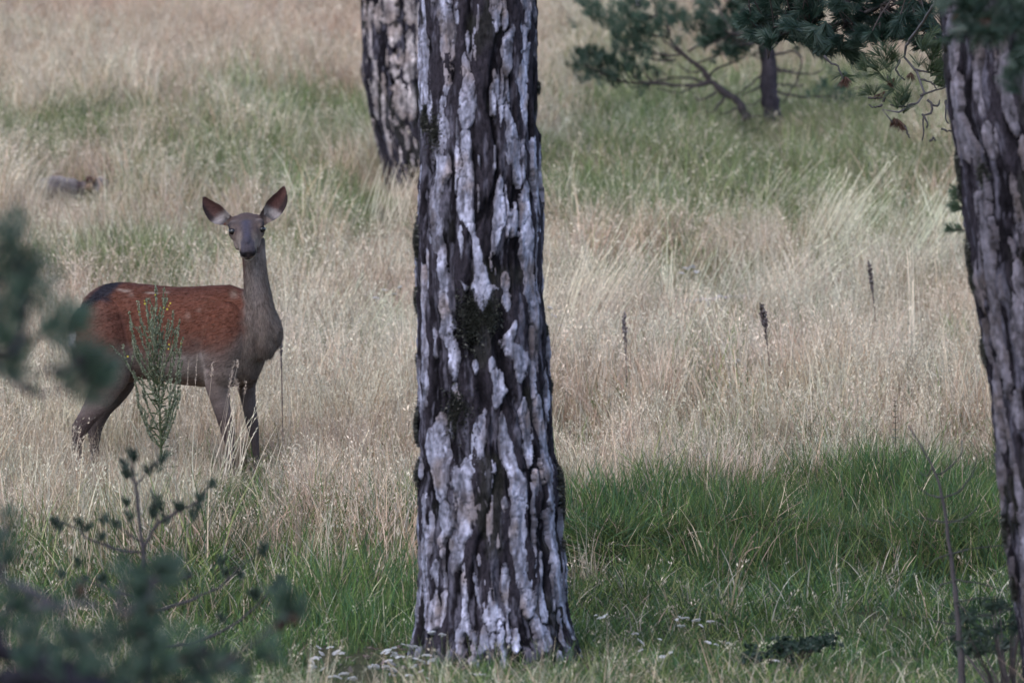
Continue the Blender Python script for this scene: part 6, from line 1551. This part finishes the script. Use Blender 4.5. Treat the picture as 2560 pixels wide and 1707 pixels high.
# ------------------------------------------------------------------ assemble
MAIN_L = [(1052, 0), (1052, 180), (1051, 300), (1050, 420), (1047, 520), (1042, 600), (1045, 640), (1046, 700), (1044, 750), (1048, 800), (1048, 900), (1050, 990), (1044, 1060), (1046, 1100), (1050, 1140), (1044, 1180), (1048, 1300), (1047, 1400), (1050, 1500), (1044, 1560), (1030, 1620), (1018, 1660), (1005, 1700)]
MAIN_R = [(1336, 0), (1339, 100), (1341, 200), (1344, 300), (1349, 400), (1351, 500), (1354, 600), (1351, 650), (1354, 730), (1362, 800), (1364, 860), (1371, 950), (1376, 1000), (1379, 1080), (1382, 1130), (1400, 1180), (1404, 1230), (1402, 1290), (1402, 1340), (1410, 1400), (1414, 1470), (1420, 1530), (1432, 1580), (1448, 1620), (1458, 1650), (1466, 1700)]
MAIN_S = [[(1063, -20, 7), (1063, 0, 7), (1065, 91, 7), (1068, 145, 8), (1070, 218, 7), (1068, 265, 5)], [(1055, 120, 3), (1055, 276, 3)],
 [(1108, -30, 11), (1108, 0, 11), (1114, 55, 19), (1124, 91, 23), (1113, 150, 10)], [(1146, 20, 8), (1146, 65, 8)], [(1132, 118, 7), (1132, 148, 7)],
 [(1115, 172, 15), (1114, 218, 13), (1108, 273, 10), (1106, 309, 17), (1099, 364, 23), (1103, 400, 20), (1103, 436, 20), (1092, 473, 12), (1088, 510, 13), (1098, 567, 12), (1094, 575, 13), (1095, 606, 13), (1105, 643, 11), (1112, 697, 14), (1110, 734, 13), (1114, 770, 17), (1121, 806, 18), (1117, 835, 17), (1132, 872, 14), (1135, 915, 15), (1135, 948, 7)],
 [(1163, 148, 7), (1175, 182, 20), (1175, 218, 22), (1175, 273, 24), (1168, 302, 25), (1165, 325, 14)], [(1165, 335, 14), (1165, 382, 16), (1170, 418, 16), (1168, 473, 22), (1165, 509, 23), (1170, 553, 18), (1178, 580, 10), (1190, 606, 9), (1197, 661, 16), (1205, 697, 18), (1205, 723, 34), (1205, 752, 22), (1208, 778, 7)],
 [(1232, -30, 14), (1232, 0, 14), (1235, 40, 16), (1240, 78, 9)], [(1263, 15, 5), (1263, 75, 6)], [(1281, 78, 7), (1272, 109, 14), (1268, 145, 16), (1263, 192, 9)], [(1237, 190, 9), (1241, 236, 11), (1243, 252, 5)],
 [(1315, -30, 10), (1315, 0, 11), (1315, 36, 9), (1317, 76, 5)], [(1319, 120, 5), (1313, 160, 14), (1305, 211, 17), (1308, 247, 16), (1308, 291, 10), (1310, 315, 4)],
 [(1265, 258, 5), (1268, 291, 7), (1277, 327, 14), (1284, 364, 20), (1281, 393, 20), (1292, 425, 11), (1295, 464, 8)], [(1312, 462, 7), (1310, 509, 12), (1310, 545, 12), (1310, 588, 15), (1317, 625, 14), (1322, 679, 12), (1322, 734, 13), (1328, 774, 10), (1335, 822, 5)],
 [(1332, 345, 4), (1332, 400, 8), (1335, 429, 8), (1338, 473, 4), (1343, 530, 3)], [(1237, 370, 7), (1237, 425, 7)], [(1197, 395, 7), (1199, 430, 5)], [(1195, 470, 7), (1197, 528, 5)],
 [(1252, 446, 6), (1252, 491, 9), (1248, 527, 14), (1248, 564, 14), (1241, 588, 12), (1236, 630, 9)], [(1053, 412, 4), (1052, 512, 4)],
 [(1057, 655, 4), (1061, 697, 7), (1061, 752, 6), (1059, 825, 6), (1065, 879, 12), (1065, 934, 10), (1068, 970, 10), (1065, 1018, 5)], [(1154, 575, 11), (1155, 650, 8)],
 [(1285, 808, 5), (1270, 854, 18), (1288, 879, 27), (1299, 908, 21), (1299, 948, 12)], [(1230, 900, 10), (1234, 918, 16), (1241, 948, 19), (1248, 981, 20), (1241, 1010, 13)], [(1140, 966, 14), (1150, 992, 20)], [(1190, 905, 10), (1190, 925, 9)],
 [(1265, 692, 10), (1265, 722, 10)], [(1266, 738, 11), (1268, 770, 8)], [(1212, 1022, 7), (1201, 1057, 16), (1197, 1097, 18), (1190, 1130, 20), (1175, 1150, 30), (1172, 1173, 35), (1168, 1210, 39), (1168, 1264, 37), (1161, 1319, 31), (1150, 1355, 29), (1146, 1391, 21), (1136, 1424, 7)],
 [(1106, 1038, 12), (1095, 1079, 26), (1092, 1115, 30), (1096, 1155, 26), (1103, 1210, 16), (1106, 1246, 11)], [(1112, 1256, 11), (1114, 1282, 16), (1117, 1319, 15), (1103, 1355, 10)], [(1092, 1400, 10), (1090, 1428, 16), (1095, 1456, 8)],
 [(1255, 1038, 8), (1259, 1079, 14), (1263, 1123, 18), (1270, 1148, 17), (1292, 1192, 21), (1299, 1246, 24), (1292, 1282, 20), (1292, 1319, 25), (1292, 1355, 27), (1299, 1391, 28), (1310, 1428, 31), (1317, 1464, 28), (1321, 1500, 22), (1321, 1528, 15)],
 [(1310, 1000, 11), (1314, 1061, 14), (1317, 1115, 14), (1321, 1158, 6)], [(1338, 1180, 5), (1341, 1210, 6), (1346, 1244, 4)],
 [(1339, 994, 8), (1343, 1035, 9), (1350, 1079, 10), (1361, 1123, 10), (1361, 1155, 10), (1372, 1210, 11), (1375, 1262, 9)], [(1366, 1275, 10), (1368, 1290, 12), (1377, 1337, 11), (1379, 1384, 11), (1386, 1428, 10), (1397, 1482, 9), (1405, 1526, 8), (1419, 1562, 7), (1432, 1592, 4)],
 [(1336, 872, 4), (1337, 925, 4)], [(1066, 1236, 8), (1063, 1300, 8), (1065, 1355, 9), (1062, 1414, 5)], [(1056, 1450, 3), (1054, 1504, 3)], [(1263, 1408, 10), (1263, 1428, 14), (1263, 1464, 12), (1268, 1504, 7)],
 [(1114, 1476, 10), (1110, 1519, 7), (1106, 1552, 5)], [(1212, 1560, 8), (1212, 1606, 15), (1200, 1622, 10)], [(1248, 1546, 8), (1244, 1566, 6)], [(1234, 1576, 8), (1232, 1600, 8)], [(1336, 1532, 8), (1339, 1548, 13), (1354, 1573, 22), (1364, 1608, 18)],
 [(1290, 1572, 10), (1290, 1612, 14)], [(1186, 1636, 14), (1190, 1655, 10)], [(1198, 1385, 8), (1201, 1400, 7)], [(1245, 1300, 5), (1245, 1360, 5)], [(1261, 1246, 9), (1261, 1272, 8)], [(1085, 1500, 5), (1080, 1570, 6)], [(1185, 1430, 6), (1195, 1480, 7), (1205, 1520, 5)], [(1150, 700, 4), (1165, 720, 5)], [(1335, 1290, 3), (1338, 1440, 4)]]
mt, mtr, morg, _ = bark_tree('pine_tree', 'thick pine with dark and lilac grey plated bark in the centre', 21.3, MAIN_L, MAIN_R, MAIN_S, -1.32, 1.46, 8.5, 330, 560, 5,
    holes=[(1182, 850, 14, 0.02), (1130, 1010, 10, .01)], lichen=[(1044, 600, 22, 1500), (1044, 745, 16, 500), (1046, 900, 9, 200), (1044, 1060, 22, 1200), (1046, 1180, 14, 500), (1400, 1210, 22, 1200), (1404, 1270, 16, 700), (1346, 220, 8, 160), (1377, 960, 10, 260), (1362, 830, 9, 220), (1180, 800, 38, 1300), (1225, 780, 24, 600), (1150, 1035, 34, 1100), (1090, 330, 28, 500), (1404, 1360, 8, 150), (1065, 300, 16, 600)],
    pale=(0.258, 0.254, 0.330), nrand=26)
crown_bulk(mt, morg, 3.2, 8.3, 2.6, 201, 620)

RIGHT_L = [(2352, 0), (2363, 109), (2370, 218), (2377, 290), (2392, 363), (2398, 400), (2403, 436), (2408, 509), (2417, 570), (2426, 640), (2428, 700), (2443, 762), (2462, 870), (2470, 930), (2480, 1000), (2493, 1120), (2501, 1197), (2514, 1306), (2524, 1400), (2536, 1480), (2552, 1600), (2562, 1707), (2575, 1900)]
RIGHT_R = [(u + 415, v) for u, v in RIGHT_L[:-3]] + [(2980, 1600), (3010, 1707), (3060, 1900)]
RIGHT_S = [[(2366, -20, 6), (2366, 0, 6), (2372, 73, 9), (2377, 145, 11), (2379, 192, 8)], [(2377, 212, 4), (2385, 273, 7), (2403, 327, 10), (2417, 382, 23), (2432, 422, 11)], [(2388, 195, 6), (2397, 268, 6)],
 [(2434, 100, 12), (2432, 164, 11), (2439, 236, 11), (2446, 291, 10)], [(2457, 318, 12), (2463, 364, 14), (2468, 398, 10)], [(2490, 100, 11), (2494, 164, 22), (2497, 218, 22), (2504, 273, 20), (2515, 309, 18), (2523, 346, 9)],
 [(2537, 355, 14), (2548, 400, 18), (2559, 448, 14)], [(2515, 452, 9), (2526, 502, 12), (2541, 558, 11)], [(2454, 500, 10), (2460, 540, 10)], [(2475, 322, 6), (2479, 382, 7)], [(2548, -20, 15), (2555, 50, 8)],
 [(2450, 506, 8), (2458, 594, 14), (2465, 655, 10), (2470, 731, 8), (2480, 823, 9), (2491, 884, 10), (2506, 951, 13), (2506, 990, 7)], [(2531, 540, 12), (2538, 580, 10)], [(2526, 660, 10), (2531, 757, 17), (2531, 833, 17), (2541, 916, 8)], [(2487, 700, 4), (2493, 745, 5)],
 [(2501, 1022, 4), (2520, 1114, 6), (2531, 1180, 7), (2546, 1235, 10), (2550, 1294, 12), (2552, 1371, 10), (2554, 1429, 10), (2556, 1487, 8), (2558, 1570, 6)], [(2523, 1264, 5), (2524, 1290, 5)],
 [(2600, 40, 16), (2610, 300, 22)], [(2620, 360, 20), (2640, 700, 20)], [(2590, 560, 14), (2600, 900, 16)], [(2600, 980, 14), (2620, 1400, 18)], [(2680, 100, 20), (2720, 600, 24)], [(2700, 700, 20), (2740, 1200, 22)]]
rt, rtr, rorg, _ = bark_tree('pine_tree', 'dark leaning pine trunk cut off by the right edge of the frame', 18.9, RIGHT_L, RIGHT_R, RIGHT_S, -1.40, 1.30, 8.0, 260, 400, 55,
    lichen=[(2398, 420, 16, 1000), (2426, 640, 16, 1200), (2431, 700, 14, 900), (2462, 880, 14, 800), (2515, 1330, 18, 1000), (2536, 1470, 14, 700), (2400, 480, 12, 500), (2450, 440, 16, 500), (2366, 120, 8, 200)], pale=(0.138, 0.124, 0.150), nrand=18, pink=0.36)
right_tree_boughs(rt, rorg)
crown_bulk(rt, rorg, 3.0, 8.0, 2.4, 202, 520)

BACK_L = [(904, 0), (906, 77), (908, 130), (906, 172), (908, 205), (917, 230), (923, 268), (928, 300), (933, 325), (944, 364), (954, 402), (960, 430), (966, 470), (968, 520)]
BACK_R = [(1160, 0), (1162, 77), (1164, 130), (1166, 172), (1168, 205), (1172, 230), (1176, 268), (1178, 300), (1182, 325), (1188, 364), (1196, 402), (1204, 430), (1215, 470), (1230, 520)]
BACK_S = [[(912, -20, 3), (912, 50, 4)], [(929, 20, 5), (925, 70, 6), (925, 111, 6), (940, 172, 7), (942, 249, 9), (944, 291, 6)], [(944, 25, 5), (946, 80, 5)], [(958, 195, 4), (963, 237, 7), (961, 299, 5), (971, 337, 5), (982, 392, 5)],
 [(973, -20, 20), (973, 15, 22), (971, 57, 20)], [(992, 76, 15), (990, 104, 16), (984, 118, 8)], [(1000, 138, 14), (998, 153, 17), (990, 190, 12)], [(1001, 215, 14), (1005, 268, 21), (1010, 295, 16)], [(1022, -20, 12), (1025, 38, 17), (1028, 70, 10)],
 [(1026, 90, 12), (1028, 153, 16), (1025, 205, 13)], [(1028, 225, 12), (1028, 268, 13), (1030, 300, 10)], [(1020, 330, 8), (1022, 372, 8)], [(1034, 395, 8), (1036, 430, 7)], [(930, 300, 3), (948, 400, 4)], [(990, 305, 8), (1000, 340, 9)], [(1000, 360, 5), (1008, 410, 6)],
 [(1060, 20, 18), (1060, 200, 20)], [(1065, 230, 16), (1080, 400, 18)], [(1105, 40, 14), (1115, 350, 16)]]
bt, btr, borg, _ = bark_tree('pine_tree', 'pinkish pine trunk partly hidden behind the central trunk', 45.5, BACK_L, BACK_R, BACK_S, 0.95, 2.95, 10.5, 220, 250, 77,
    holes=[(994, 22, 5, 0.04), (990, 138, 7, 0.05), (992, 70, 8, 0.02), (998, 175, 6, 0.02), (985, 212, 7, .02)], lichen=[(906, 180, 8, 500), (912, 60, 6, 200), (940, 380, 6, 200)], pale=(0.34, 0.295, 0.30), pink=0.6, nrand=10)
crown_bulk(bt, borg, 5.6, 10.4, 2.8, 203, 500)

build_ground()
TRUNK_SPOTS.append((P(1935, 300, 50.5)[0], 50.5, 0.1))
scatter_sward()
tall_stalks()
build_deer()
mullein_in_flower()
flower_plants()
brown_heads()
small_things()
slope_pine()
dead_sapling()
bark_litter()
left_sapling()
foreground_pine()
